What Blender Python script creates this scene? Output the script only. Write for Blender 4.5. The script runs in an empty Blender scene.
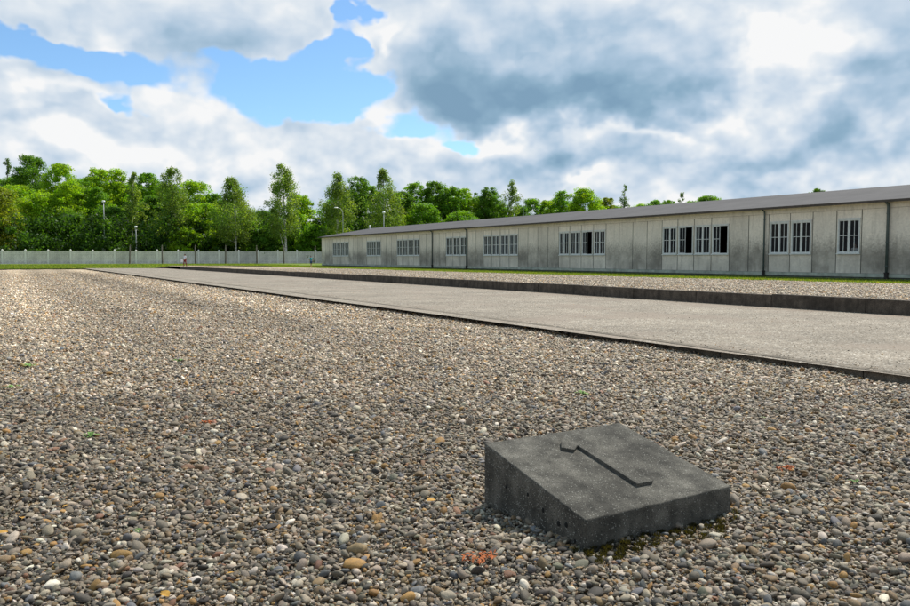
import bpy, math, random
import numpy as np
rng = np.random.default_rng(7); random.seed(7)
R = math.radians
scene = bpy.context.scene
col = scene.collection

TREES = [
    (-0.66, 162.55, 14.01, 3.79, 'yellow', 'brownish yellow maple tree at the far left end of the concrete wall'),
    (1.28, 196.17, 23.81, 1.75, 'airy', 'thin airy tree rising highest at the far left of the woods'),
    (5.7, 188.97, 23.28, 4.07, 'dark', 'tall dark round tree behind the brownish yellow maple'),
    (-3.34, 191.9, 20.05, 2.96, 'green', 'green tree mostly cut off by the left picture edge'),
    (10.31, 179.34, 20.61, 3.72, 'lime', 'tall yellow green tree right of the dark round tree'),
    (2.16, 174.81, 15.51, 3.33, 'lime', 'bright green tree just right of the brownish yellow maple'),
    (6.9, 167.42, 13.6, 4.2, 'lime', 'wide low bright green tree in front of the dark round tree'),
    (11.68, 166.97, 16.1, 3.48, 'lime', 'bright green tree left of the tall white lamp post'),
    (11.85, 159.91, 9.55, 2.79, 'dark', 'low dark bushy tree over the wall left of the tall lamp'),
    (15.05, 167.32, 15.12, 2.94, 'green', 'green tree directly behind the tall white lamp post'),
    (18.03, 177.17, 20.02, 3.14, 'lime', 'high yellow green crown above the tall white lamp post'),
    (21.0, 177.77, 20.26, 2.75, 'lime', 'high green crown between the tall lamp and the short lamp'),
    (21.26, 159.08, 17.81, 2.29, 'birch', 'slim grey green birch above the short lamp post'),
    (25.84, 170.32, 18.96, 3.1, 'green', 'round green crown right of the slim birch by the short lamp'),
    (17.72, 158.82, 10.8, 3.39, 'dark', 'dark low tree between the two left lamp posts'),
    (26.42, 163.04, 13.32, 3.38, 'dark', 'dark green tree left of the forked white birch trunk'),
    (27.28, 150.96, 18.47, 3.34, 'birch', 'tall birch with a forked white trunk behind the wall'),
    (33.03, 161.51, 16.7, 3.42, 'lime', 'bright green tree right of the forked birch'),
    (32.82, 152.37, 11.69, 3.44, 'lime', 'low very bright green tree between the first and second white trunks'),
    (28.68, 148.98, 6.9, 2.4, 'lime', 'small bright green shrubby tree over the wall behind the walking visitor'),
    (36.98, 144.16, 15.95, 4.24, 'birch', 'broad grey green birch with a straight white trunk'),
    (40.47, 150.25, 9.32, 2.71, 'green', 'low green tree right under the broad birch'),
    (46.15, 156.21, 10.79, 3.87, 'dark', 'dark green tree filling the gap between the two white trunked birches'),
    (44.8, 139.62, 18.71, 3.69, 'birch', 'tall pointed birch with a pale trunk left of the barrack'),
    (50.84, 146.54, 13.55, 2.75, 'lime', 'brightest yellow green tree right of the tall pointed birch'),
    (51.47, 140.39, 7.45, 2.66, 'green', 'low green tree behind the corner of the barrack'),
    (41.71, 143.74, 6.61, 2.62, 'dark', 'low dark bushy tree over the wall beside the pointed birch'),
    (54.58, 138.58, 17.5, 3.6, 'birch', 'birch above the far end of the barrack roof beside the curved lamp'),
    (64.92, 152.27, 18.35, 3.17, 'dark', 'dark airy tree between the two birches above the barrack end'),
    (63.73, 136.74, 18.61, 4.06, 'birch', 'tall birch behind the barrack beside the thin lamp pole'),
    (68.31, 152.62, 16.85, 3.0, 'green', 'green tree behind the birch at the thin lamp pole'),
    (76.81, 149.99, 17.69, 3.03, 'green', 'round green tree right of the tall birch behind the barrack'),
    (80.56, 147.82, 17.91, 3.03, 'dark', 'dark crowned tree behind the barrack above its first downpipe'),
    (83.94, 145.86, 16.82, 2.6, 'green', 'green tree behind the barrack between its first two downpipes'),
    (88.62, 147.77, 16.76, 2.44, 'lime', 'light green tree behind the barrack above its second downpipe'),
    (91.39, 143.85, 16.79, 3.07, 'dark', 'dark green tree left of the slender pointed tree behind the roof'),
    (74.94, 141.81, 12.35, 3.72, 'green', 'low green tree in front of the dark crowned tree behind the barrack'),
    (81.73, 137.87, 10.91, 3.72, 'green', 'low spreading green tree just over the barrack roof'),
    (70.66, 144.3, 10.08, 2.89, 'lime', 'low light green tree tucked behind the tall birch and barrack roof'),
    (97.07, 142.86, 18.75, 2.66, 'birch', 'slender pointed dark tree standing alone above the barrack roof'),
    (107.95, 150.45, 15.25, 3.09, 'green', 'low green tree right of the slender pointed tree'),
    (112.23, 150.28, 14.92, 2.88, 'lime', 'low light green tree in the middle of the roof line'),
    (114.52, 146.63, 17.14, 3.09, 'green', 'round green tree in the pair above the middle of the roof'),
    (117.74, 142.44, 17.67, 3.76, 'lime', 'wider light green tree in the pair above the middle of the roof'),
    (128.71, 147.66, 16.36, 2.23, 'yellow', 'pale thin tree left of the narrow column shaped tree'),
    (128.42, 140.88, 19.0, 1.92, 'airy', 'narrow column shaped airy tree above the roof'),
    (142.11, 149.15, 14.94, 2.32, 'dark', 'low dark tree right of the narrow column shaped tree'),
    (145.01, 147.46, 16.23, 2.84, 'green', 'small round green tree left of the leaning tree above the roof'),
    (151.84, 149.29, 16.61, 2.65, 'green', 'small green tree touching the leaning tree above the roof'),
    (150.36, 144.35, 18.81, 2.06, 'airy', 'tree with a leaning dark crown above the roof'),
    (149.21, 133.44, 16.45, 4.17, 'green', 'low wide treetop peeking over the right half of the roof'),
    (136.04, 94.75, 14.74, 1.74, 'dark', 'single small treetop peeking over the roof at the right'),
    (36.34, 159.59, 14.08, 2.82, 'green', 'green tree in the gap left of the broad grey green birch'),
    (72.24, 148.01, 15.39, 2.75, 'dark', 'dark tree between the tall birch and the round green tree behind the barrack'),
    (96.97, 147.56, 13.49, 2.73, 'green', 'low green tree left of the slender pointed tree above the roof'),
    (103.39, 148.46, 13.31, 2.79, 'dark', 'low dark tree at the foot of the slender pointed tree above the roof'),
    (118.05, 146.9, 14.2, 2.88, 'dark', 'low dark tree under the pair above the middle of the roof'),
    (125.46, 147.23, 14.73, 2.45, 'green', 'low green tree right of the pair above the middle of the roof'),
    (153.04, 142.8, 15.97, 2.58, 'green', 'low green treetop between the leaning tree and the wide treetop at the right'),
    (132.92, 149.85, 14.4, 3.79, 'green', 'low green tree directly left of the narrow column shaped tree'),
    (151.2, 150.82, 15.35, 4.25, 'green', 'lowest green treetop under the small trees left of the leaning tree'),
    (148.98, 156.74, 15.9, 3.25, 'lime', 'low light green treetop right of the narrow column shaped tree'),
    (116.34, 152.52, 15.46, 3.92, 'green', 'wide low green tree behind the middle of the roof line'),
    (23.2, 181.12, 17.47, 5.2, 'green', 'wide green tree filling the background behind the short lamp post'),
    (30.7, 176.77, 17.04, 5.2, 'green', 'wide green tree filling the background behind the forked birch'),
    (39.85, 166.82, 13.27, 5.08, 'green', 'wide low green tree behind the broad grey green birch'),
    (3.06, 199.77, 19.41, 5.84, 'green', 'wide green tree filling the background at the far left'),
    (16.46, 189.67, 18.75, 5.77, 'green', 'wide green tree filling the background behind the tall lamp'),
    (63.88, 157.5, 15.74, 4.34, 'green', 'wide green tree behind the birch at the far end of the roof'),
    (84.61, 152.42, 15.37, 5.84, 'green', 'wide green tree filling the background above the first downpipe'),
    (93.43, 149.61, 15.08, 4.54, 'green', 'wide green tree filling the background above the second downpipe'),
]
COVER = [(18.44, 12.87, 4.44, 1.77, -1.05), (22.17, 11.59, 2.81, 1.33, -0.9), (14.75, 14.12, 2.66, 0.89, -0.6), (2.85, 13.65, 3.84, 0.96, -1.15), (7.41, 12.9, 2.96, 1.04, -0.9), (6.13, 10.59, 1.63, 0.59, -0.8), (21.73, 17.34, 1.18, 0.89, -1.4), (20.85, 15.1, 1.04, 0.89, -1.1), (26.49, 9.38, 2.96, 0.89, -0.9), (30.36, 8.13, 1.63, 0.67, -0.9), (0.47, 14.53, 1.04, 0.89, -0.7), (11.92, 15.82, 8.13, 1.63, 0.8), (23.56, 14.8, 0.89, 1.77, 0.6), (41.27, 13.83, 12.57, 4.07, 0.6), (12.1, 7.8, 14.79, 2.51, 0.6), (2.58, 10.22, 3.11, 0.89, 0.6), (48.87, 6.08, 13.31, 2.22, 0.3), (-5.2, 6.41, 5.91, 4.44, 0.2)]
SHADE = [(39.9, 10.78, 9.61, 1.77, -0.6), (31.23, 11.9, 4.44, 1.92, -0.4), (43.36, 13.6, 7.39, 2.51, -0.35), (58.79, 11.82, 2.22, 4.07, -0.5), (28.32, 13.74, 3.33, 2.37, -0.2), (3.41, 8.92, 4.07, 0.44, -0.25), (12.21, 13.94, 3.33, 0.89, -0.2), (39.22, 6.9, 4.44, 0.67, -0.4), (52.07, 7.28, 4.44, 0.74, -0.3), (56.61, 7.67, 5.18, 0.96, -0.35), (44.68, 16.55, 2.22, 0.89, -0.25), (35.57, 15.36, 5.91, 1.48, -0.2), (53.16, 13.94, 4.44, 2.59, 0.45), (57.52, 10.42, 1.85, 0.67, 0.4), (26.16, 16.7, 3.7, 1.18, 0.2), (23.63, 14.8, 0.74, 1.33, 0.35), (33.43, 8.4, 2.96, 0.67, 0.5), (40.66, 6.17, 1.33, 0.44, 0.4), (43.42, 8.88, 4.44, 0.44, 0.4), (3.47, 11.04, 2.81, 0.67, 0.4), (18.95, 8.39, 8.87, 1.85, 0.15), (49.44, 10.47, 4.44, 0.59, 0.35), (6.97, 7.22, 6.65, 1.18, 0.15), (12.14, 10.15, 6.65, 1.18, 0.15)]
DARK_POSTS = [(17.61, 135.72), (22.5, 134.62), (27.52, 133.44), (32.22, 132.45), (37.23, 131.28), (41.67, 130.43), (46.81, 129.19)]
LAMPS = [(15.85, 154.12), (20.81, 151.24), (54.1, 134.22), (61.02, 131.36), (92.62, 131.55)]
LITTER = {'orange': [(1.719, 2.747), (1.336, 6.137), (4.095, 3.023)], 'weed': [(0.499, 6.117), (1.844, 10.082), (0.231, 10.602), (4.746, 5.752), (0.028, 8.752), (5.204, 4.062), (4.206, 2.643), (0.52, 3.94)], 'leaf': [(1.916, 3.552), (3.079, 3.12), (1.473, 2.98), (0.24, 4.449), (0.499, 3.092), (-0.043, 4.158), (0.039, 4.369), (0.764, 3.157)], 'twig': [(1.488, 2.971), (0.643, 3.06), (0.168, 4.035)], 'moss': [(2.483, 2.587), (2.864, 2.579), (2.251, 2.528)]}
PERS = [(17.47, 90.28), (30.12, 84.44)]

# ------------------------------------------------------------------ helpers
def tag(o, label=None, cat=None, group=None, kind=None):
    if label: o['label'] = label
    if cat: o['category'] = cat
    if group: o['group'] = group
    if kind: o['kind'] = kind
    return o

def empty(name, loc, rz=0.0):
    o = bpy.data.objects.new(name, None); col.objects.link(o)
    o.location = loc; o.rotation_euler = (0, 0, rz); o.empty_display_size = 0.2
    return o

def copy_tree(o, parent=None):
    c = o.copy(); col.objects.link(c); c.parent = parent
    for ch in [k for k in bpy.data.objects if k.parent == o]:
        copy_tree(ch, c)
    return c

class MB:
    """collects shapes; build() links them as one mesh object"""
    def __init__(s): s.v = []; s.f = []; s.m = []; s.t = []
    def add(s, vs, fs, mi=0, tint=1.0):
        b = len(s.v); s.v += [tuple(v) for v in vs]
        for f in fs: s.f.append(tuple(b + i for i in f)); s.m.append(mi); s.t.append(tint)
    def box(s, x0, y0, z0, x1, y1, z1, mi=0, tint=1.0):
        v = [(x0,y0,z0),(x1,y0,z0),(x1,y1,z0),(x0,y1,z0),(x0,y0,z1),(x1,y0,z1),(x1,y1,z1),(x0,y1,z1)]
        s.add(v, [(0,3,2,1),(4,5,6,7),(0,1,5,4),(1,2,6,5),(2,3,7,6),(3,0,4,7)], mi, tint)
    def tube(s, pts, rad, n=10, mi=0, cap=True):
        pts = [np.array(p, float) for p in pts]
        if not hasattr(rad, '__len__'): rad = [rad] * len(pts)
        vs = []; prev = None
        for i, p in enumerate(pts):
            d = pts[min(i+1, len(pts)-1)] - pts[max(i-1, 0)]; d = d / (np.linalg.norm(d) + 1e-9)
            a = np.array([1., 0, 0]) if abs(d[0]) < .9 else np.array([0, 1., 0])
            if prev is not None: a = prev
            u = a - d * (a @ d); u /= np.linalg.norm(u) + 1e-9; prev = u; w = np.cross(d, u)
            for k in range(n):
                t = 2 * math.pi * k / n
                vs.append(p + rad[i] * (math.cos(t) * u + math.sin(t) * w))
        fs = []
        for i in range(len(pts) - 1):
            for k in range(n):
                a0 = i*n + k; a1 = i*n + (k+1) % n
                fs.append((a0, a1, a1 + n, a0 + n))
        if cap: fs.append(tuple(range(n))[::-1]); fs.append(tuple((len(pts)-1)*n + k for k in range(n)))
        s.add(vs, fs, mi)
    def ball(s, c, r, n=8, mi=0):
        rx, ry, rz = r if hasattr(r, '__len__') else (r, r, r)
        vs = [(c[0], c[1], c[2] - rz)]; m = n
        for i in range(1, n):
            ph = -math.pi/2 + math.pi * i / n
            for k in range(m):
                t = 2*math.pi*k/m
                vs.append((c[0] + rx*math.cos(ph)*math.cos(t), c[1] + ry*math.cos(ph)*math.sin(t), c[2] + rz*math.sin(ph)))
        vs.append((c[0], c[1], c[2] + rz)); fs = []
        for k in range(m): fs.append((0, 1 + (k+1) % m, 1 + k))
        for i in range(n - 2):
            for k in range(m):
                a = 1 + i*m + k; b = 1 + i*m + (k+1) % m
                fs.append((a, b, b + m, a + m))
        L = len(vs) - 1; o = 1 + (n-2)*m
        for k in range(m): fs.append((o + k, o + (k+1) % m, L))
        s.add(vs, fs, mi)
    def build(s, name, mats, parent=None, smooth=False, loc=(0,0,0), bevel=0):
        me = bpy.data.meshes.new(name); me.from_pydata(s.v, [], s.f); me.update()
        mats = mats if isinstance(mats, (list, tuple)) else [mats]
        for m in mats: me.materials.append(m)
        me.polygons.foreach_set('material_index', s.m)
        a = me.attributes.new('tint', 'FLOAT', 'FACE'); a.data.foreach_set('value', s.t)
        if smooth: me.polygons.foreach_set('use_smooth', [True]*len(s.f))
        o = bpy.data.objects.new(name, me); col.objects.link(o); o.parent = parent; o.location = loc
        if bevel:
            b = o.modifiers.new('bevel', 'BEVEL'); b.width = bevel; b.segments = 2; b.limit_method = 'ANGLE'
        return o

def quads_mesh(name, V, mat, parent=None, colors=None, loc=(0,0,0), k=4):
    """V: (n*k,3) array of separate k-gons; colors (n,3) per face"""
    n = len(V)//k
    me = bpy.data.meshes.new(name)
    me.vertices.add(n*k); me.vertices.foreach_set('co', np.ascontiguousarray(V, np.float32).ravel())
    me.loops.add(n*k); me.loops.foreach_set('vertex_index', np.arange(n*k, dtype=np.int32))
    me.polygons.add(n); me.polygons.foreach_set('loop_start', np.arange(0, n*k, k, dtype=np.int32))
    me.update(calc_edges=True)
    if colors is not None:
        a = me.attributes.new('lc', 'FLOAT_COLOR', 'FACE')
        c = np.ones((n, 4), np.float32); c[:, :3] = colors
        a.data.foreach_set('color', c.ravel())
    me.materials.append(mat)
    o = bpy.data.objects.new(name, me); col.objects.link(o); o.parent = parent; o.location = loc
    return o

# ------------------------------------------------------------------ materials
class NT:
    def __init__(s, tree): s.t = tree; s.N = tree.nodes; s.L = tree.links
    def n(s, typ, **kw):
        nd = s.N.new(typ)
        for k, v in kw.items():
            if k.startswith('i_'):
                key = k[2:]; key = int(key) if key.isdigit() else key.replace('_', ' ')
                s.put(v, nd.inputs[key])
            else: setattr(nd, k, v)
        return nd
    def put(s, v, sock):
        if isinstance(v, bpy.types.NodeSocket): s.L.new(v, sock)
        elif isinstance(v, bpy.types.Node): s.L.new(v.outputs[0], sock)
        else: sock.default_value = v
    def math(s, op, a, b=None, c=None, clamp=False):
        nd = s.N.new('ShaderNodeMath'); nd.operation = op; nd.use_clamp = clamp
        s.put(a, nd.inputs[0])
        if b is not None: s.put(b, nd.inputs[1])
        if c is not None: s.put(c, nd.inputs[2])
        return nd.outputs[0]
    def vm(s, op, a, b=None, c=None):
        nd = s.N.new('ShaderNodeVectorMath'); nd.operation = op
        s.put(a, nd.inputs[0])
        if b is not None:
            s.put(b, nd.inputs[3] if op == 'SCALE' else nd.inputs[1])
        if c is not None: s.put(c, nd.inputs[2])
        return nd.outputs['Value'] if op in ('DOT_PRODUCT', 'LENGTH') else nd.outputs[0]
    def noise(s, vec, scale, detail=4, rough=.55, out=0, **kw):
        nd = s.n('ShaderNodeTexNoise', i_Scale=scale, i_Detail=detail, i_Roughness=rough, **kw)
        s.put(vec, nd.inputs['Vector']); return nd.outputs[out]
    def ramp(s, fac, stops, interp='LINEAR'):
        nd = s.N.new('ShaderNodeValToRGB'); cr = nd.color_ramp; cr.interpolation = interp
        while len(cr.elements) < len(stops): cr.elements.new(.5)
        for e, (p, c) in zip(cr.elements, stops):
            e.position = p
            if not hasattr(c, '__len__'): c = (c, c, c)
            e.color = (*c, 1) if len(c) == 3 else c
        s.put(fac, nd.inputs[0]); return nd.outputs[0]
    def mix(s, fac, a, b, mode='MIX'):
        nd = s.N.new('ShaderNodeMix'); nd.data_type = 'RGBA'; nd.blend_type = mode
        s.put(fac, nd.inputs[0])
        for v, k in ((a, 6), (b, 7)):
            if isinstance(v, tuple) and len(v) == 3: v = (*v, 1)
            s.put(v, nd.inputs[k])
        return nd.outputs[2]
    def maprange(s, v, a, b, c=0., d=1., smooth=False):
        nd = s.N.new('ShaderNodeMapRange'); nd.interpolation_type = 'SMOOTHSTEP' if smooth else 'LINEAR'
        s.put(v, nd.inputs[0])
        for i, q in enumerate((a, b, c, d)): nd.inputs[i+1].default_value = q
        return nd.outputs[0]

def mat(name, rough=.8, spec=.3):
    m = bpy.data.materials.new(name); m.use_nodes = True
    t = NT(m.node_tree); bs = t.N['Principled BSDF']
    bs.inputs['Roughness'].default_value = rough
    bs.inputs['Specular IOR Level'].default_value = spec
    return m, t, bs

def coords(t, obj=True):
    tc = t.N.new('ShaderNodeTexCoord'); return tc.outputs['Object']

def bump(t, bs, h, strength=.5, dist=.02):
    b = t.n('ShaderNodeBump', i_Strength=strength, i_Distance=dist); t.put(h, b.inputs['Height'])
    t.L.new(b.outputs[0], bs.inputs['Normal'])

def simple(name, c, rough=.7, var=.15, scale=8., spec=.3, bumpd=.0, metal=0.):
    m, t, bs = mat(name, rough, spec); P = coords(t)
    n = t.noise(P, scale, 5, .6)
    k = t.maprange(n, .3, .7, 1-var, 1+var)
    t.put(t.vm('SCALE', t.n('ShaderNodeCombineXYZ', i_0=c[0], i_1=c[1], i_2=c[2]).outputs[0], k), bs.inputs['Base Color'])
    bs.inputs['Metallic'].default_value = metal
    if bumpd: bump(t, bs, n, .6, bumpd)
    return m

PEB = [((.230,.195,.150), 26), ((.33,.285,.225), 19), ((.145,.128,.103), 19), ((.47,.42,.35), 9), ((.150,.155,.165), 6),
       ((.23,.165,.095), 13), ((.070,.063,.055), 10), ((.34,.205,.075), 4), ((.62,.58,.51), 3), ((.22,.12,.075), 2), ((.19,.19,.14), 2)]

# pebble material: colour carried by each stone
def pebble_mat():
    m, t, bs = mat('river_pebble', .62, .35)
    at = t.n('ShaderNodeAttribute', attribute_type='INSTANCER', attribute_name='pcol').outputs['Color']
    P = coords(t)
    off = t.vm('ADD', P, t.vm('SCALE', at, 40.))
    n = t.noise(off, 2.2, 5, .65); f = t.noise(off, 14., 3, .6)
    k = t.math('MULTIPLY', t.maprange(n, .3, .7, .72, 1.25), t.maprange(f, .3, .7, .88, 1.12))
    t.put(t.vm('SCALE', at, k), bs.inputs['Base Color'])
    t.put(t.maprange(n, .3, .7, .5, .8), bs.inputs['Roughness'])
    bump(t, bs, f, .25, .06)
    return m

def gravel_sheet(name, bright=1.0, cell=30., streak=True):
    m, t, bs = mat(name, .85, .2); P = coords(t)
    vo = t.n('ShaderNodeTexVoronoi', i_Scale=cell); t.put(P, vo.inputs['Vector'])
    stops = []; acc = 0; tot = sum(w for _, w in PEB)
    for c, w in PEB:
        stops.append((acc / tot, tuple(x * bright for x in c))); acc += w
    sep = t.n('ShaderNodeSeparateColor'); t.put(vo.outputs['Color'], sep.inputs[0])
    c = t.ramp(sep.outputs[0], stops, 'CONSTANT')
    edge = t.maprange(vo.outputs['Distance'], .25, .75, 1., .5)
    big = t.noise(P, .35, 5, .6)
    c = t.vm('MULTIPLY', c, (.99, .925, .835))
    k = t.math('MULTIPLY', edge, t.maprange(big, .3, .7, .85, 1.2))
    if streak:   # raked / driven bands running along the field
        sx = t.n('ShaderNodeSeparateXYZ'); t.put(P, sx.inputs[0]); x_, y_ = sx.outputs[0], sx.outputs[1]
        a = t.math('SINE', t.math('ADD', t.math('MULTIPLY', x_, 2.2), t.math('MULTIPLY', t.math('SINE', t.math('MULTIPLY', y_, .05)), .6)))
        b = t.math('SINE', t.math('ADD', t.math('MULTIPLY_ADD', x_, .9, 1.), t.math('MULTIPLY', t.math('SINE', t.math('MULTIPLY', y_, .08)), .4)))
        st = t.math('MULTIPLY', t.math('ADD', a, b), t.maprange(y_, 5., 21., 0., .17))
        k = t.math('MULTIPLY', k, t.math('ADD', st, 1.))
    t.put(t.vm('SCALE', c, k), bs.inputs['Base Color'])
    bump(t, bs, t.math('SUBTRACT', 1., vo.outputs['Distance']), .8, .02)
    return m

M = {}
M['pebble'] = pebble_mat()
M['gravel_bed'] = gravel_sheet('gravel_bed', 1.75)  # brightened past the stone colours, standing for sunlight on the far field
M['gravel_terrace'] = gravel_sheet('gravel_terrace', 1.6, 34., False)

def concrete(name, c, var=.25, stain=.4, speck=0., bumpd=.004, scale=6., fine=160.):
    m, t, bs = mat(name, .88, .25); P = coords(t)
    n1 = t.noise(P, scale, 6, .65); n2 = t.noise(P, scale * .25, 4, .6); n3 = t.noise(P, fine, 3, .7)
    mp = t.n('ShaderNodeMapping'); mp.inputs['Scale'].default_value = (1, 1, .12); t.put(P, mp.inputs[0])
    dr = t.noise(mp, scale * 1.5, 4, .6)
    k = t.math('MULTIPLY', t.maprange(n1, .3, .7, 1 - var, 1 + var), t.maprange(n3, .3, .7, .5, 1.5))
    k = t.math('MULTIPLY', k, t.maprange(dr, .35, .7, 1, 1 - stain))
    k = t.math('MULTIPLY', k, t.maprange(n2, .35, .65, 1 - var*.6, 1 + var*.6))
    base = t.vm('SCALE', t.n('ShaderNodeCombineXYZ', i_0=c[0], i_1=c[1], i_2=c[2]).outputs[0], k)
    if speck:
        vo = t.n('ShaderNodeTexVoronoi', i_Scale=150.); t.put(P, vo.inputs['Vector'])
        sc = t.n('ShaderNodeSeparateColor'); t.put(vo.outputs['Color'], sc.inputs[0])
        rsz = t.math('MULTIPLY', t.math('GREATER_THAN', sc.outputs[0], .90), t.math('LESS_THAN', vo.outputs['Distance'], .38))
        base = t.mix(t.math('MULTIPLY', rsz, speck), base, (.34, .33, .29))
        dk = t.math('MULTIPLY', t.math('LESS_THAN', sc.outputs[0], .15), t.math('LESS_THAN', vo.outputs['Distance'], .4))
        base = t.mix(t.math('MULTIPLY', dk, .8), base, (.02, .02, .018))
    t.put(base, bs.inputs['Base Color'])
    bump(t, bs, t.math('ADD', n3, t.math('MULTIPLY', n1, 1.5)), .8, bumpd)
    return m, t, bs

M['block'] = concrete('dark_block_concrete', (.104, .096, .080), .5, .4, .85, .006, 7., 170.)[0]
M['kerb_dark'] = concrete('dark_kerb_concrete', (.098, .078, .060), .35, .45, 0, .006, 5., 60.)[0]
M['kerb_low'] = concrete('grey_kerb_concrete', (.16, .135, .105), .35, .35, 0, .004, 5., 60.)[0]
M['wall_panel'] = concrete('pale_wall_concrete', (.70, .66, .59), .12, .2, 0, .004, .8, 20.)[0]
def vary(m):
    t = NT(m.node_tree); bs = t.N['Principled BSDF']; src = bs.inputs['Base Color'].links[0].from_socket
    r = t.n('ShaderNodeObjectInfo').outputs['Random']
    t.put(t.vm('SCALE', src, t.maprange(r, 0, 1, .80, 1.08)), bs.inputs['Base Color'])
vary(M['wall_panel'])
M['wall_post'] = concrete('lighter_post_concrete', (.80, .77, .70), .08, .1, 0, .004, .8, 20.)[0]
M['dark_post'] = concrete('weathered_post_concrete', (.15, .135, .115), .3, .3, 0, .004, 3., 60.)[0]

def path_mat():
    m, t, bs = mat('washed_path_surface', .9, .2); P = coords(t)
    vo = t.n('ShaderNodeTexVoronoi', i_Scale=55.); t.put(P, vo.inputs['Vector'])
    sc = t.n('ShaderNodeSeparateColor'); t.put(vo.outputs['Color'], sc.inputs[0])
    c = t.ramp(sc.outputs[0], [(0, (.11,.095,.075)), (.25, (.22,.188,.15)), (.6, (.27,.232,.186)), (.86, (.33,.295,.245)), (.955, (.52,.49,.43))], 'CONSTANT')
    big = t.noise(P, .5, 6, .65); mid = t.noise(P, 4., 5, .7)
    k = t.math('MULTIPLY', t.maprange(big, .3, .7, .74, 1.2), t.maprange(mid, .3, .7, .88, 1.12))
    c = t.vm('SCALE', c, k)
    sx = t.n('ShaderNodeSeparateXYZ'); t.put(P, sx.inputs[0])
    # reddish brown silt lying along the high kerb and in patches
    e = t.math('MULTIPLY', t.maprange(sx.outputs[0], 15.2, 16.8, 0, .75), t.maprange(t.noise(P, .8, 4), .4, .6, .1, 1))
    c = t.mix(e, c, (.19, .14, .105))
    e2 = t.math('MULTIPLY', t.maprange(t.noise(P, .45, 5), .5, .64, 0, .7), 1.)
    c = t.mix(e2, c, (.22, .18, .145))
    t.put(c, bs.inputs['Base Color'])
    bump(t, bs, t.math('ADD', mid, t.math('MULTIPLY', vo.outputs['Distance'], -.6)), .7, .008)
    return m
M['path'] = path_mat()

def grass_mat(name='lawn_grass', k=1.0):
    m, t, bs = mat(name, .9, .1); P = coords(t)
    n = t.noise(P, .6, 6, .7); f = t.noise(P, 40., 3, .6)
    c = t.ramp(n, [(.3, (.075*k,.135*k,.022*k)), (.5, (.125*k,.18*k,.03*k)), (.68, (.23*k,.24*k,.065*k))])
    t.put(t.vm('SCALE', c, t.maprange(f, .3, .7, .7, 1.3)), bs.inputs['Base Color'])
    bump(t, bs, f, 1., .04)
    return m
M['grass'] = grass_mat()

def leaf_mat(name='leaf', trans=.5):
    m = bpy.data.materials.new(name); m.use_nodes = True; t = NT(m.node_tree); t.N.clear()
    a = t.n('ShaderNodeAttribute', attribute_name='lc').outputs['Color']
    d = t.n('ShaderNodeBsdfPrincipled', i_Roughness=.55); d.inputs['Specular IOR Level'].default_value = .25
    t.put(a, d.inputs['Base Color'])
    tr = t.n('ShaderNodeBsdfTranslucent')
    t.put(t.mix(1., a, (1.85, 1.8, .5, 1), 'MULTIPLY'), tr.inputs[0])
    mx = t.n('ShaderNodeMixShader'); mx.inputs[0].default_value = trans
    t.L.new(d.outputs[0], mx.inputs[1]); t.L.new(tr.outputs[0], mx.inputs[2])
    o = t.n('ShaderNodeOutputMaterial'); t.L.new(mx.outputs[0], o.inputs[0])
    return m
M['leaf'] = leaf_mat()

def bark(name, c1, c2, sc):
    m, t, bs = mat(name, .85, .2); P = coords(t)
    mp = t.n('ShaderNodeMapping'); mp.inputs['Scale'].default_value = sc; t.put(P, mp.inputs[0])
    n = t.noise(mp, 3., 5, .6)
    t.put(t.ramp(n, [(.42, c1), (.58, c2)]), bs.inputs['Base Color']); bump(t, bs, n, .6, .02)
    return m
M['bark_dark'] = bark('dark_bark', (.045,.038,.03), (.09,.078,.06), (1,1,.2))
M['bark_birch'] = bark('birch_bark', (.25,.24,.22), (.72,.71,.67), (.6,.6,2.2))

def facade():
    """weathered fibre-cement panels: soot and algae gathers on the lower half"""
    m, t, bs = mat('weathered_facade_panel', .85, .25); P = coords(t)
    tint = t.n('ShaderNodeAttribute', attribute_name='tint').outputs['Fac']
    sx = t.n('ShaderNodeSeparateXYZ'); t.put(P, sx.inputs[0]); z = sx.outputs[2]
    mp = t.n('ShaderNodeMapping'); mp.inputs['Scale'].default_value = (1, 1, .18); t.put(P, mp.inputs[0])
    dr = t.noise(mp, 3.2, 6, .62); cl = t.noise(P, .55, 6, .66); f = t.noise(P, 9., 5, .7); ff = t.noise(P, 60., 2)
    base = t.mix(t.maprange(cl, .35, .65), (.74, .69, .60), (.63, .585, .51))
    base = t.vm('SCALE', base, tint)
    hz = t.math('ADD', z, t.math('MULTIPLY', t.math('SUBTRACT', dr, .5), 1.5))
    hz = t.math('ADD', hz, t.math('MULTIPLY', t.math('SUBTRACT', f, .5), 1.3))
    band = t.math('MULTIPLY', t.maprange(hz, 2.55, 1.5, 0, 1, True), t.maprange(hz, .1, .9, .35, 1.))
    amt = t.math('MULTIPLY', band, t.maprange(cl, .3, .62, .25, .95))
    # the panels under and over windows stay cleaner than the full-height ones
    amt = t.math('MULTIPLY', amt, t.maprange(tint, 1.035, 1.06, 1., .45))
    c = t.mix(t.math('MULTIPLY', amt, .9), base, (.17, .158, .135))
    c = t.mix(t.math('MULTIPLY', t.maprange(dr, .50, .70), .28), c, (.17, .16, .135))
    c = t.vm('SCALE', c, t.math('MULTIPLY', t.maprange(f, .3, .7, .88, 1.12), t.maprange(ff, .3, .7, .93, 1.07)))
    t.put(c, bs.inputs['Base Color']); bump(t, bs, f, .4, .01)
    return m
M['facade'] = facade()
M['batten'] = simple('green_grey_seam_strip', (.08,.08,.068), .8, .25, 5.)
M['base_board'] = simple('pale_green_base_board', (.34,.37,.32), .8, .3, 3.)
M['plinth'] = simple('dark_plinth', (.085,.10,.085), .85, .35, 3.)
M['frame'] = simple('off_white_window_paint', (.58,.61,.60), .5, .12, 6.)
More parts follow.
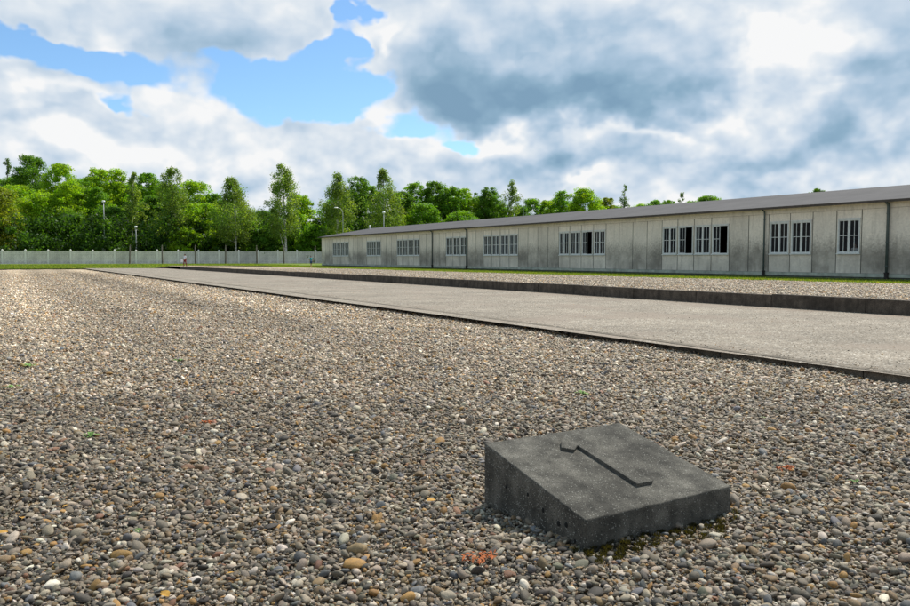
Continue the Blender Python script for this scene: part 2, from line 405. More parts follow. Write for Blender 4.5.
M['fascia'] = simple('dark_brown_fascia', (.06,.05,.043), .7, .25, 4.)
M['soffit'] = simple('weathered_soffit', (.30,.28,.23), .8, .2, 4.)
M['pipe'] = simple('blue_grey_downpipe', (.075,.10,.10), .5, .2, 3., .4)
M['iron'] = simple('black_cast_iron', (.018,.017,.016), .6, .2, 9.)
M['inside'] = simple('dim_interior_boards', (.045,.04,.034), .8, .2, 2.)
M['lampmetal'] = simple('galvanised_lamp_metal', (.42,.44,.45), .45, .1, 3., .5)
M['lampglass'] = simple('white_lamp_cover', (.78,.79,.78), .3, .04, 3., .5)

def roof_mat():
    m, t, bs = mat('grey_roofing_felt', .9, .2); P = coords(t)
    sx = t.n('ShaderNodeSeparateXYZ'); t.put(P, sx.inputs[0])
    n = t.noise(P, .5, 6, .65); f = t.noise(P, 30., 4, .7)
    # overlapping felt widths running along the roof
    fr = t.math('FRACT', t.math('MULTIPLY', sx.outputs[0], 1.02))
    ln = t.math('LESS_THAN', fr, .035)
    fy = t.math('LESS_THAN', t.math('FRACT', t.math('ADD', t.math('MULTIPLY', sx.outputs[1], .1), t.math('MULTIPLY', t.math('FLOOR', t.math('MULTIPLY', sx.outputs[0], 1.02)), .37))), .006)
    c = t.vm('SCALE', t.mix(t.maprange(n, .3, .7), (.058,.056,.060), (.085,.082,.086)), t.maprange(f, .3, .7, .85, 1.15))
    c = t.mix(t.math('MULTIPLY', t.math('MAXIMUM', ln, fy), .4), c, (.07,.068,.066))
    t.put(c, bs.inputs['Base Color']); bump(t, bs, f, .4, .006)
    return m
M['roof'] = roof_mat()

def glass():
    m = bpy.data.materials.new('window_glass'); m.use_nodes = True; t = NT(m.node_tree); t.N.clear()
    fr = t.n('ShaderNodeLayerWeight', i_Blend=.5); k = t.math('MULTIPLY_ADD', t.math('POWER', fr.outputs['Facing'], 5.), .8, .012, clamp=True)
    a = t.n('ShaderNodeBsdfTransparent'); a.inputs[0].default_value = (.75, .78, .78, 1)
    g = t.n('ShaderNodeBsdfGlossy', i_Roughness=.04); g.inputs[0].default_value = (1, 1, 1, 1)
    mx = t.n('ShaderNodeMixShader'); t.put(k, mx.inputs[0]); t.L.new(a.outputs[0], mx.inputs[1]); t.L.new(g.outputs[0], mx.inputs[2])
    o = t.n('ShaderNodeOutputMaterial'); t.L.new(mx.outputs[0], o.inputs[0]); return m
M['glass'] = glass()

# ------------------------------------------------------------------ ground, paths, kerbs
def sheet(name, xs, ys, zf, m):
    X, Y = np.meshgrid(xs, ys, indexing='ij'); nx, ny = X.shape
    vs = [(float(X[i,j]), float(Y[i,j]), float(zf(X[i,j], Y[i,j]))) for i in range(nx) for j in range(ny)]
    fs = [(i*ny+j, (i+1)*ny+j, (i+1)*ny+j+1, i*ny+j+1) for i in range(nx-1) for j in range(ny-1)]
    me = bpy.data.meshes.new(name); me.from_pydata(vs, [], fs); me.materials.append(m)
    me.polygons.foreach_set('use_smooth', [True]*len(fs)); me.update()
    o = bpy.data.objects.new(name, me); col.objects.link(o); o['kind'] = 'structure'
    return o

FAR = 102.
sheet('ground', np.linspace(-1500, 1500, 7), np.linspace(-600, 2400, 7), lambda x, y: -.12, grass_mat('far_ground_grass', .7))
KX = [(-12, 7.72), (0, 7.9), (4.5, 8.01), (7.3, 8.09), (9.5, 8.22), (26, 8.64), (41, 8.70), (FAR, 8.95)]   # front edge of the low kerb
def kx(y): return np.interp(y, [a for a, _ in KX], [b for _, b in KX])
def lump(x, y):
    h = .006*math.sin(x*7.3+2.1*math.sin(y*2.2))*math.sin(y*6.1+1.7*math.sin(x*2.9)) + .004*math.sin(x*13.1+y*4.)*math.sin(y*11.7-x*3.)
    return h + .012*math.sin(x*1.9+.4*y)*math.sin(y*1.3) + .01*math.sin(x*.7-y*.9+1) + .008*math.sin(x*4.1+y*2.3)
def field_z(x, y):  # raked pebble field
    d = max(0, kx(y) - x)
    return lump(x, y) * min(1, d*1.2) - .012 - .014*max(0, min(1, (16-y)/8)) + (.016 + .020*math.sin(y*2.3+1) + .012*math.sin(y*6.1)) * math.exp(-d/.35)
sheet('gravel_field', np.concatenate([np.linspace(-120, -14, 8), np.linspace(-12, 8.9, 120)]),
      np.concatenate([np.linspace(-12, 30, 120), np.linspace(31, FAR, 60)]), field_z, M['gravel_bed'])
sheet('path', np.linspace(7.95, 16.9, 24), np.linspace(-12, FAR, 90), lambda x, y: .094 - .045*max(0, x-9)/7.9 + .003*math.sin(y*.4+x), M['path'])
def terrace_z(x, y): return .358 - .095*min(1, max(0, (x-19)/11)) + .006*math.sin(x*1.7+y*.8)
def gedge(y): return np.interp(y, [-12, 10, 18, 34, 60, 100], [31.8, 31.7, 31.3, 29.4, 28.4, 26.5]) + .18*np.sin(y*1.7) + .12*np.sin(y*4.3+1)
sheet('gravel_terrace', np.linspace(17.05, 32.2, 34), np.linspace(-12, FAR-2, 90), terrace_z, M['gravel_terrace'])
def grass_strip():
    ys = np.linspace(-12, FAR, 260); vs = []; nx = 10
    for y in ys:
        e_ = gedge(y)
        for i in range(nx): vs.append((e_ + (36.-e_)*(i/(nx-1))**1.5, y, .255 if i == 0 else .283))
    fs = [(i*nx+j, (i+1)*nx+j, (i+1)*nx+j+1, i*nx+j+1)[::-1] for i in range(len(ys)-1) for j in range(nx-1)]
    me = bpy.data.meshes.new('grass_strip'); me.from_pydata(vs, [], fs); me.materials.append(M['grass'])
    o = bpy.data.objects.new('grass_strip', me); col.objects.link(o); o['kind'] = 'structure'
grass_strip()
def lawn_z(x, y):
    a = min(1, max(0, (y-96)/20)); s = min(1, max(0, (x-15.5)/1.6)) if x < 18 else 1
    base = .02 + .30*a
    return max(base, .30*s) + .01*math.sin(x*.3+y*.2) if y > 96 else .02
sheet('lawn', np.concatenate([np.linspace(-160, 14, 50), np.linspace(15, 19, 9), np.linspace(20, 340, 50)]),
      np.concatenate([np.linspace(99.8, 130, 24), np.linspace(134, 420, 20)]), lawn_z, M['grass'])

def low_kerb():
    mb = MB(); y = -12.
    while y < FAR - 1:
        y1 = y + 1.0; a, b = kx(y+.006), kx(y1-.006); j = rng.normal(0, .003); zt = .100 + rng.normal(0, .0015); w = .16
        v = [(a+j, y+.006, -.2), (a+w, y+.006, -.2), (b+w, y1-.006, -.2), (b+j, y1-.006, -.2),
             (a+j, y+.006, zt), (a+w, y+.006, zt), (b+w, y1-.006, zt), (b+j, y1-.006, zt)]
        mb.add(v, [(0,3,2,1),(4,5,6,7),(0,1,5,4),(1,2,6,5),(2,3,7,6),(3,0,4,7)])
        y = y1
    o = mb.build('low_kerb', M['kerb_low'], bevel=.012); o['kind'] = 'structure'
low_kerb()
def high_kerb():
    mb = MB(); y = -12.; L = 2.5
    while y < 90:
        y1 = min(y + L, 90.); j = rng.normal(0, .009); zt = .380 + rng.normal(0, .007)
        mb.box(16.87+j, y+.005, -.1, 17.09+j, y1-.008, zt); y = y1
    mb.box(17.10, 89.78, -.1, 27.2, 90.0, .378)
    o = mb.build('high_kerb', M['kerb_dark'], bevel=.012); o['kind'] = 'structure'
high_kerb()

# ------------------------------------------------------------------ loose stones
def stones(name, P, size, cols, mtl, sub=2, flat=(.34, .85), kind='stuff', label=None, cat=None):
    n = len(P)
    me = bpy.data.meshes.new(name); me.vertices.add(n)
    me.vertices.foreach_set('co', np.ascontiguousarray(P, np.float32).ravel())
    scl = np.stack([size*rng.uniform(.95, 1.45, n), size*rng.uniform(.7, 1.0, n), size*rng.uniform(flat[0], flat[1], n)], 1)/2
    rot = np.stack([rng.normal(0, .42, n), rng.normal(0, .42, n), rng.uniform(0, 6.283, n)], 1)
    a = me.attributes.new('rot', 'FLOAT_VECTOR', 'POINT'); a.data.foreach_set('vector', rot.astype(np.float32).ravel())
    a = me.attributes.new('scl', 'FLOAT_VECTOR', 'POINT'); a.data.foreach_set('vector', scl.astype(np.float32).ravel())
    a = me.attributes.new('pcol', 'FLOAT_COLOR', 'POINT'); c = np.ones((n, 4), np.float32); c[:, :3] = cols
    a.data.foreach_set('color', c.ravel())
    a = me.attributes.new('idx', 'INT', 'POINT'); a.data.foreach_set('value', rng.integers(0, 9, n).astype(np.int32))
    me.update()
    o = bpy.data.objects.new(name, me); col.objects.link(o)
    g = bpy.data.node_groups.new(name + '_nodes', 'GeometryNodeTree')
    g.interface.new_socket('Geometry', in_out='INPUT', socket_type='NodeSocketGeometry')
    g.interface.new_socket('Geometry', in_out='OUTPUT', socket_type='NodeSocketGeometry')
    t = NT(g); gi = t.n('NodeGroupInput'); go = t.n('NodeGroupOutput')
    join = t.n('GeometryNodeGeometryToInstance')
    for k in range(9):
        ico = t.n('GeometryNodeMeshIcoSphere', i_Radius=1.0, i_Subdivisions=sub)
        pos = t.n('GeometryNodeInputPosition')
        nz = t.n('ShaderNodeTexNoise', i_Scale=.75, i_Detail=1.5)
        t.put(t.vm('ADD', pos.outputs[0], (k*7.3, k*3.1, -k*5.7)), nz.inputs['Vector'])
        off = t.vm('SCALE', t.vm('SUBTRACT', nz.outputs['Color'], (.5, .5, .5)), 1.15)
        sp = t.n('GeometryNodeSetPosition'); t.L.new(ico.outputs[0], sp.inputs[0]); t.put(off, sp.inputs['Offset'])
        sm = t.n('GeometryNodeSetShadeSmooth'); t.L.new(sp.outputs[0], sm.inputs[0])
        ms = t.n('GeometryNodeSetMaterial'); t.L.new(sm.outputs[0], ms.inputs[0]); ms.inputs['Material'].default_value = mtl
        t.L.new(ms.outputs[0], join.inputs[0])
    def attr(nm, ty):
        q = t.n('GeometryNodeInputNamedAttribute', data_type=ty); q.inputs[0].default_value = nm; return q.outputs[0]
    ip = t.n('GeometryNodeInstanceOnPoints'); t.L.new(gi.outputs[0], ip.inputs['Points']); t.L.new(join.outputs[0], ip.inputs['Instance'])
    ip.inputs['Pick Instance'].default_value = True
    t.L.new(attr('idx', 'INT'), ip.inputs['Instance Index'])
    er = t.n('FunctionNodeEulerToRotation'); t.L.new(attr('rot', 'FLOAT_VECTOR'), er.inputs[0]); t.L.new(er.outputs[0], ip.inputs['Rotation'])
    t.L.new(attr('scl', 'FLOAT_VECTOR'), ip.inputs['Scale'])
    t.L.new(ip.outputs[0], go.inputs[0])
    md = o.modifiers.new('stones', 'NODES'); md.node_group = g
    me.materials.append(mtl)
    tag(o, label, cat, kind=kind)
    return o

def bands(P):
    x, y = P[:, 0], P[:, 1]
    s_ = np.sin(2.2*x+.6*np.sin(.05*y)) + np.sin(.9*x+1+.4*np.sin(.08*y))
    return (1 + (s_*.17+.10)*np.clip((y-5)/16, 0, 1))[:, None]  # driven streaks, plus a lightening with distance that stands for sun
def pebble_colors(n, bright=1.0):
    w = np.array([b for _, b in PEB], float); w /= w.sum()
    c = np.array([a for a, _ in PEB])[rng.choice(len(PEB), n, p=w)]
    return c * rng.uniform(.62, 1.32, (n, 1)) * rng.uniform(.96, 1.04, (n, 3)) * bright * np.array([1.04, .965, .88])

CAMY = math.atan2(450, 775)
fx, fy = math.sin(CAMY), math.cos(CAMY)
def jgrid(sp, z0, z1, spread, xlim):
    """jittered points on the ground inside a wedge in front of the viewpoint"""
    n = int((2*spread*z1 + (4 if z1 < 30 else 12))/sp)
    u, v = np.meshgrid(np.arange(-n//2, n//2)*sp, np.arange(z0, z1, sp*.95))
    u = u + (np.arange(v.shape[0]) % 2)[:, None]*sp*.5
    u = (u + rng.uniform(-.42, .42, u.shape)*sp).ravel(); v = (v + rng.uniform(-.42, .42, v.shape)*sp).ravel()
    k = np.abs(u) < spread*v + (1.9 if z1 < 30 else 6); u, v = u[k], v[k]
    X = v*fx + u*fy; Y = v*fy - u*fx
    k = xlim(X, Y); return X[k], Y[k]
BX, BY, BT, BW, BD, BHF, BHB = 2.1834, 2.6138, .0284, .9691, .7995, .146, .326
def in_block(X, Y, m=-.012):
    dx, dy = X-BX, Y-BY; a = dx*math.cos(BT)+dy*math.sin(BT); b = -dx*math.sin(BT)+dy*math.cos(BT)
    return (a > -m) & (a < BW+m) & (b > -m) & (b < BD+m)
def infield(X, Y): return (X < kx(Y)-.02) & ~in_block(X, Y)
zfield = np.vectorize(field_z)
def layer(sp, z0, z1, mean, sig, zoff, zj, spread=.74, big=0.):
    X, Y = jgrid(sp, z0, z1, spread, infield)
    for (mx, my), r in zip(LITTER['moss'], (.24, .20, .13)):
        k = (((X-mx)/1.1)**2 + ((Y-my-.01)/.62)**2 < r*r) & (rng.uniform(0, 1, len(X)) < .55); X, Y = X[~k], Y[~k]
    n = len(X)
    s = np.clip(rng.lognormal(math.log(mean), sig, n), .008, .075)
    Z = zfield(X, Y) + .014*np.clip((16-Y)/8, 0, 1) + zoff + rng.uniform(-zj, zj, n) + s*.12
    return np.stack([X, Y, Z], 1), s
P1, s1 = layer(.0136, 1.2, 7.2, .0146, .32, .000, .006)
P2_, s2 = layer(.0195, 1.2, 7.2, .0168, .42, .009, .009)
P3, s3 = layer(.085, 1.2, 10, .031, .30, .015, .006)
PA = np.concatenate([P1, P2_, P3]); sA = np.concatenate([s1, s2, s3])
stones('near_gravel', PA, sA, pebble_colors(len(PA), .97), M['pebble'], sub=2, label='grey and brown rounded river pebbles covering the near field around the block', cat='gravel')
P4, s4 = layer(.0255, 7.2, 17, .0265, .25, .006, .008)
P5, s5 = layer(.11, 9.5, 24, .040, .25, .015, .008)
PB = np.concatenate([P4, P5]); sB = np.concatenate([s4, s5])
stones('middle_gravel', PB, sB, pebble_colors(len(PB), 1.28)*bands(PB), M['pebble'], sub=1, label='pebbles of the field in the middle distance, lightened to look sunlit', cat='gravel')  # stone colour raised above the near field's to stand for sunlight
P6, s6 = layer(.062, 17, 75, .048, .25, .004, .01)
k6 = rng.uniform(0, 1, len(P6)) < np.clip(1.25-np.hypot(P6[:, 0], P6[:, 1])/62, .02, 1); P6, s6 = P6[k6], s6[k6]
stones('far_gravel', P6, s6, pebble_colors(len(P6), 1.45)*bands(P6), M['pebble'], sub=1, label='pebbles of the field far from the block, sunlight put into their colour', cat='gravel')  # brightest stones of the field: far sunlight put into their colour
# terrace gravel and grit on the path
n = 95000
Y = 2 + rng.uniform(0, 1, n)**1.5*66; X = 17.12 + rng.uniform(0, 1, n)*(gedge(Y)-17.2)
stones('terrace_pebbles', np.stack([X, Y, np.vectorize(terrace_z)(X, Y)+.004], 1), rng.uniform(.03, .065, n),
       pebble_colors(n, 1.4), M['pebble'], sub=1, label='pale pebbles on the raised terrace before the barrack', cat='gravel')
n = 9000
Y = 1 + rng.uniform(0, 1, n)**1.6*40; X = np.interp(rng.uniform(0, 1, n)**.8, [0, 1], [0, 1])*(16.8-8.45)+8.45
k = rng.uniform(0, 1, n) < .25; X[k] = 16.84 - np.abs(rng.normal(0, .12, k.sum())); k = rng.uniform(0, 1, n) < .22; X[k] = kx(Y[k]) + .02 + np.abs(rng.normal(0, .22, k.sum()))
stones('path_grit', np.stack([X, Y, np.interp(X, [9, 16.9], [.097, .052])], 1), rng.uniform(.007, .020, n), pebble_colors(n, 1.45), M['pebble'], sub=1,
       label='small loose grit scattered on the path', cat='grit')

# ------------------------------------------------------------------ the numbered block
def block():
    e = empty('number_block', (BX, BY, 0), BT)
    tag(e, 'sloping dark concrete block with a raised numeral 1 standing in the pebbles', 'marker block')
    import bmesh
    bm = bmesh.new(); nx, ny = 60, 50
    def P(a, b, s):  # top point
        return (a*BW, b*BD, BHF + (BHB-BHF)*b)
    vs = [bm.verts.new(p) for p in [(0,0,-.12),(BW,0,-.12),(BW,BD,-.12),(0,BD,-.12),(0,0,BHF),(BW,0,BHF),(BW,BD,BHB),(0,BD,BHB)]]
    for f in [(0,3,2,1),(4,5,6,7),(0,1,5,4),(1,2,6,5),(2,3,7,6),(3,0,4,7)]: bm.faces.new([vs[i] for i in f])
    bmesh.ops.bevel(bm, geom=bm.edges[:], offset=.007, segments=2, profile=.6, affect='EDGES')
    bmesh.ops.subdivide_edges(bm, edges=[x for x in bm.edges if x.calc_length() > .1], cuts=24, use_grid_fill=True)
    from mathutils import noise, Vector
    for v in bm.verts:
        q = v.co; d = noise.noise(q*9)*.0022 + noise.noise(q*45)*.0012
        edge = min(abs(q.x), abs(q.x-BW), ) < .02 or min(abs(q.y), abs(q.y-BD)) < .02
        if edge: d -= max(0, noise.noise(q*22+Vector((5, 2, 1))))*.006
        v.co = q + Vector((noise.noise(q*30)*.001, noise.noise(q*30+Vector((9,9,9)))*.001, d))
    me = bpy.data.meshes.new('block_body'); bm.to_mesh(me); bm.free(); me.materials.append(M['block'])
    me.polygons.foreach_set('use_smooth', [True]*len(me.polygons))
    o = bpy.data.objects.new('block_body', me); col.objects.link(o); o.parent = e
    o.modifiers.new('wn', 'WEIGHTED_NORMAL')
    # numeral: extruded outline on the slope
    pts = [(.465,.158), (.572,.158), (.576,.728), (.482,.752), (.405,.682), (.357,.62), (.408,.572), (.463,.612)]
    s = math.hypot(BD, BHB-BHF); ct, st = BD/s, (BHB-BHF)/s
    def W(x, y, h): return (x, y*ct - h*st, BHF + y*st + h*ct)
    mb = MB(); n = len(pts)
    v = [W(x, y, -.004) for x, y in pts] + [W(x, y, .018) for x, y in pts]
    mb.add(v, [tuple(range(n, 2*n))] + [(i, (i+1) % n, n+(i+1) % n, n+i) for i in range(n)])
    mb.build('numeral', M['block'], e, bevel=.0025)
    # cast blow holes in the near corner of the side
    dh = simple('dark_hole', (.012,.012,.011), .95)
    for (y, z, r) in [(.30,.105,.010), (.185,.075,.012), (.13,.085,.011), (.42,.15,.008), (.60,.14,.006), (.07,.03,.007)]:
        hb = MB(); hb.ball((-.0005, y, z), (.003, r, r*1.2), 8)
        hb.build('blow_hole', dh, e, smooth=True)
block()

def moss():
    V = []; C_ = []
    for (cx, cy), r in zip(LITTER['moss'], (.26, .22, .15)):
        for _ in range(5200):
            a = rng.uniform(0, 6.283); d = r*math.sqrt(rng.uniform())*(1+.35*math.sin(3*a+cx*9))
            x, y = cx + d*math.cos(a)*1.1, cy + .05 + d*math.sin(a)*.62 - .04
            if in_block(np.array([x]), np.array([y]), .0)[0]: continue
            if math.sin(x*60)*math.sin(y*70) < .05: continue
            z = field_z(x, y) + .014 + .014 + rng.uniform(0, .012); h = rng.uniform(.005, .014); w = .0022
            t = rng.uniform(0, 6.28); dx, dy = math.cos(t)*w, math.sin(t)*w; lx, ly = rng.normal(0, .004, 2)
            V += [(x-dx, y-dy, z), (x+dx, y+dy, z), (x+lx, y+ly, z+h)]
            g = rng.uniform(.6, 1.3); C_.append((.030*g, .027*g, .011*g) if rng.uniform() < .75 else (.070*g, .058*g, .015*g))
    o = quads_mesh('moss', np.array(V), M['leaf'], colors=np.array(C_), k=3)
    tag(o, 'dark olive moss growing between stones at the foot of the block', 'moss', kind='stuff')
moss()

# ------------------------------------------------------------------ litter on the gravel
M['petal'] = simple('dried_orange_petal', (.46,.13,.04), .8, .4, 60.)
M['dryleaf'] = simple('fallen_yellow_leaf', (.50,.27,.05), .7, .3, 40.)
M['weed'] = simple('weed_leaf', (.15,.27,.06), .7, .3, 30.)
M['twig'] = simple('dry_twig', (.17,.115,.07), .85, .3, 30.)
def orange_cluster(x, y, r, label):
    mb = MB()
    for i in range(int(90*r/.07)):
        a = rng.uniform(0, 6.28); d = r*rng.uniform()**.6; L = rng.uniform(.006, .016); w = L*.38
        c = np.array([d*math.cos(a)*1.3, d*math.sin(a)*.9, rng.uniform(.0, .016)])
        t = rng.uniform(0, 6.28); u = np.array([math.cos(t), math.sin(t), rng.normal(0, .5)])*L; q = np.array([-math.sin(t), math.cos(t), rng.normal(0, .5)])*w
        mb.add([c-u, c-q, c+u, c+q], [(0, 1, 2, 3)])
    o = mb.build('dried_blossoms', M['petal'], loc=(x, y, .014+field_z(x, y)+.024)); tag(o, label, 'dried flowers', 'orange dried blossoms on the gravel')
for (x, y), r, l in zip(LITTER['orange'], (.065, .05, .05), ('clump of orange dried blossoms on the gravel in front left of the block', 'small patch of orange dried blossoms on the gravel far left of the block', 'reddish dried blossoms on the gravel right of the block')):
    orange_cluster(x, y, r, l)
def weed(x, y, s, label):
    mb = MB()
    for i in range(20):
        a = rng.uniform(0, 6.28); L = s*rng.uniform(.3, 1.1); h = s*rng.uniform(.1, .35); w = L*.12
        d = np.array([math.cos(a), math.sin(a), 0]); q = np.array([-d[1], d[0], 0])*w
        p0 = d*L*.1; p1 = d*L*.55+np.array([0,0,h]); p2 = d*L+np.array([0,0,h*.75])
        mb.add([p0-q*.3, p0+q*.3, p1+q, p1-q, p2], [(0,1,2,3), (3,2,4)])
    o = mb.build('weed', M['weed'], loc=(x, y, .014+field_z(x, y)+.012)); o.location.z += .012; tag(o, label, 'weed', 'small weeds in the gravel')
WL = ['low spreading green weed in the left gravel, nearest of the larger weeds', 'green weed sprig in the middle gravel, rightmost of the far left weeds', 'green weed in the gravel at the left, between the two other left weeds',
      'green weed sprig in the gravel behind the block', 'faint green weed at the left picture edge', 'tiny green sprout beside the back right side of the block', 'tiny green sprout right of the front right corner of the block', 'pale green sprout among the nearest pebbles at the lower left']
for (x, y), s, l in zip(LITTER['weed'], (.09,.10,.12,.09,.11,.03,.04,.03), WL): weed(x, y, s, l)
def leaf(x, y, s, rz, label):
    mb = MB(); n = 9; top = []; bot = []
    for i in range(n):
        u = i/(n-1); w = math.sin(math.pi*u)**.8*.42; z = .25*math.sin(u*3.1)+.05
        top.append((s*(u-.5)*1.3, s*w, s*z*.5+s*.12)); bot.append((s*(u-.5)*1.3, -s*w*.9, s*z*.4))
    mid = [(a[0], 0, (a[2]+b[2])/2-.05*s) for a, b in zip(top, bot)]
    v = top + mid + bot; f = []
    for i in range(n-1): f += [(i, i+1, n+i+1, n+i), (n+i, n+i+1, 2*n+i+1, 2*n+i)]
    mb.add(v, f)
    o = mb.build('fallen_leaf', M['dryleaf'], loc=(x, y, .014+field_z(x, y)+.034), smooth=True); o.rotation_euler = (0, .1, rz)
    tag(o, label, 'leaf', 'fallen leaves on the gravel')
LL = ['yellow ochre fallen leaf on the pebbles left of the block', 'small rusty leaf lying on the slope of the block', 'small brown leaf on the pebbles near the bottom middle', 'bright ochre leaf on the pebbles at the lower left',
      'ochre leaf at the bottom edge on the left', 'orange leaf at the left picture edge', 'brown leaf close to the left picture edge above the orange leaf', 'brown curled leaf among the nearest pebbles left of the middle']
for i, ((x, y), l) in enumerate(zip(LITTER['leaf'], LL)):
    if i == 1: continue
    leaf(x, y, (.042,0,.03,.034,.04,.034,.034,.034)[i], i*1.3, l)
for (x, y), rz, L, l in zip(LITTER['twig'], (-.5, .1, .35), (.26, .3, .22), ('thin dry twig on the pebbles left of the orange blossoms', 'thin dry twig near the bottom edge on the left', 'thin dry twig near the left picture edge')):
    mb = MB(); pts = [(L*(i/6-.5), .02*math.sin(i*1.7)*L/.3, .004*math.sin(i*2.2)) for i in range(7)]
    mb.tube(pts, [.0022-.0002*i for i in range(7)], 6); mb.tube([pts[3], (pts[3][0]+.03, .035, .008)], [.0014, .0007], 5)
    o = mb.build('twig', M['twig'], loc=(x, y, .014+field_z(x, y)+.036)); o.rotation_euler = (0, 0, rz); tag(o, l, 'twig', 'dry twigs')

# ------------------------------------------------------------------ grass blades at the edges
def blades(name, n, xr, yr, zf, h, label, pw=1.0, edge=None):
    X = rng.uniform(*xr, n); Y = yr[0] + rng.uniform(0, 1, n)**pw*(yr[1]-yr[0])
    if edge is not None: X = gedge(Y) + rng.uniform(-.06, 1, n)*(34.95-gedge(Y))
    Z = zf(X, Y); H_ = h*rng.uniform(.5, 1.3, n); t = rng.uniform(0, 6.283, n); w = rng.uniform(.006, .014, n)*(1+Y/60)
    lx, ly = rng.normal(0, .35, n)*H_, rng.normal(0, .35, n)*H_
    V = np.empty((n, 3, 3)); V[:, 0] = np.stack([X-np.cos(t)*w, Y-np.sin(t)*w, Z], 1); V[:, 1] = np.stack([X+np.cos(t)*w, Y+np.sin(t)*w, Z], 1)
    V[:, 2] = np.stack([X+lx, Y+ly, Z+H_], 1)
    c = np.array([.105, .165, .025])*rng.uniform(.65, 1.35, (n, 1)); k = rng.uniform(0, 1, n) < .22; c[k] = (.26, .26, .08)
    o = quads_mesh(name, V.reshape(-1, 3), M['leaf'], colors=c, k=3); tag(o, label, 'grass', kind='stuff')
blades('grass_blades', 150000, (27.0, 34.9), (6, 98), lambda x, y: np.full_like(x, .27), .075, 'mown green grass strip along the foot of the barrack', 1.5, True)
def lz(x, y): return np.maximum(.02+.30*np.clip((y-96)/20, 0, 1), .30*np.clip((x-15.5)/1.6, 0, 1))
blades('lawn_blades', 60000, (-32, 34), (99.9, 124), lz, .13, 'sunlit lawn between the gravel field and the concrete wall', 1.3)

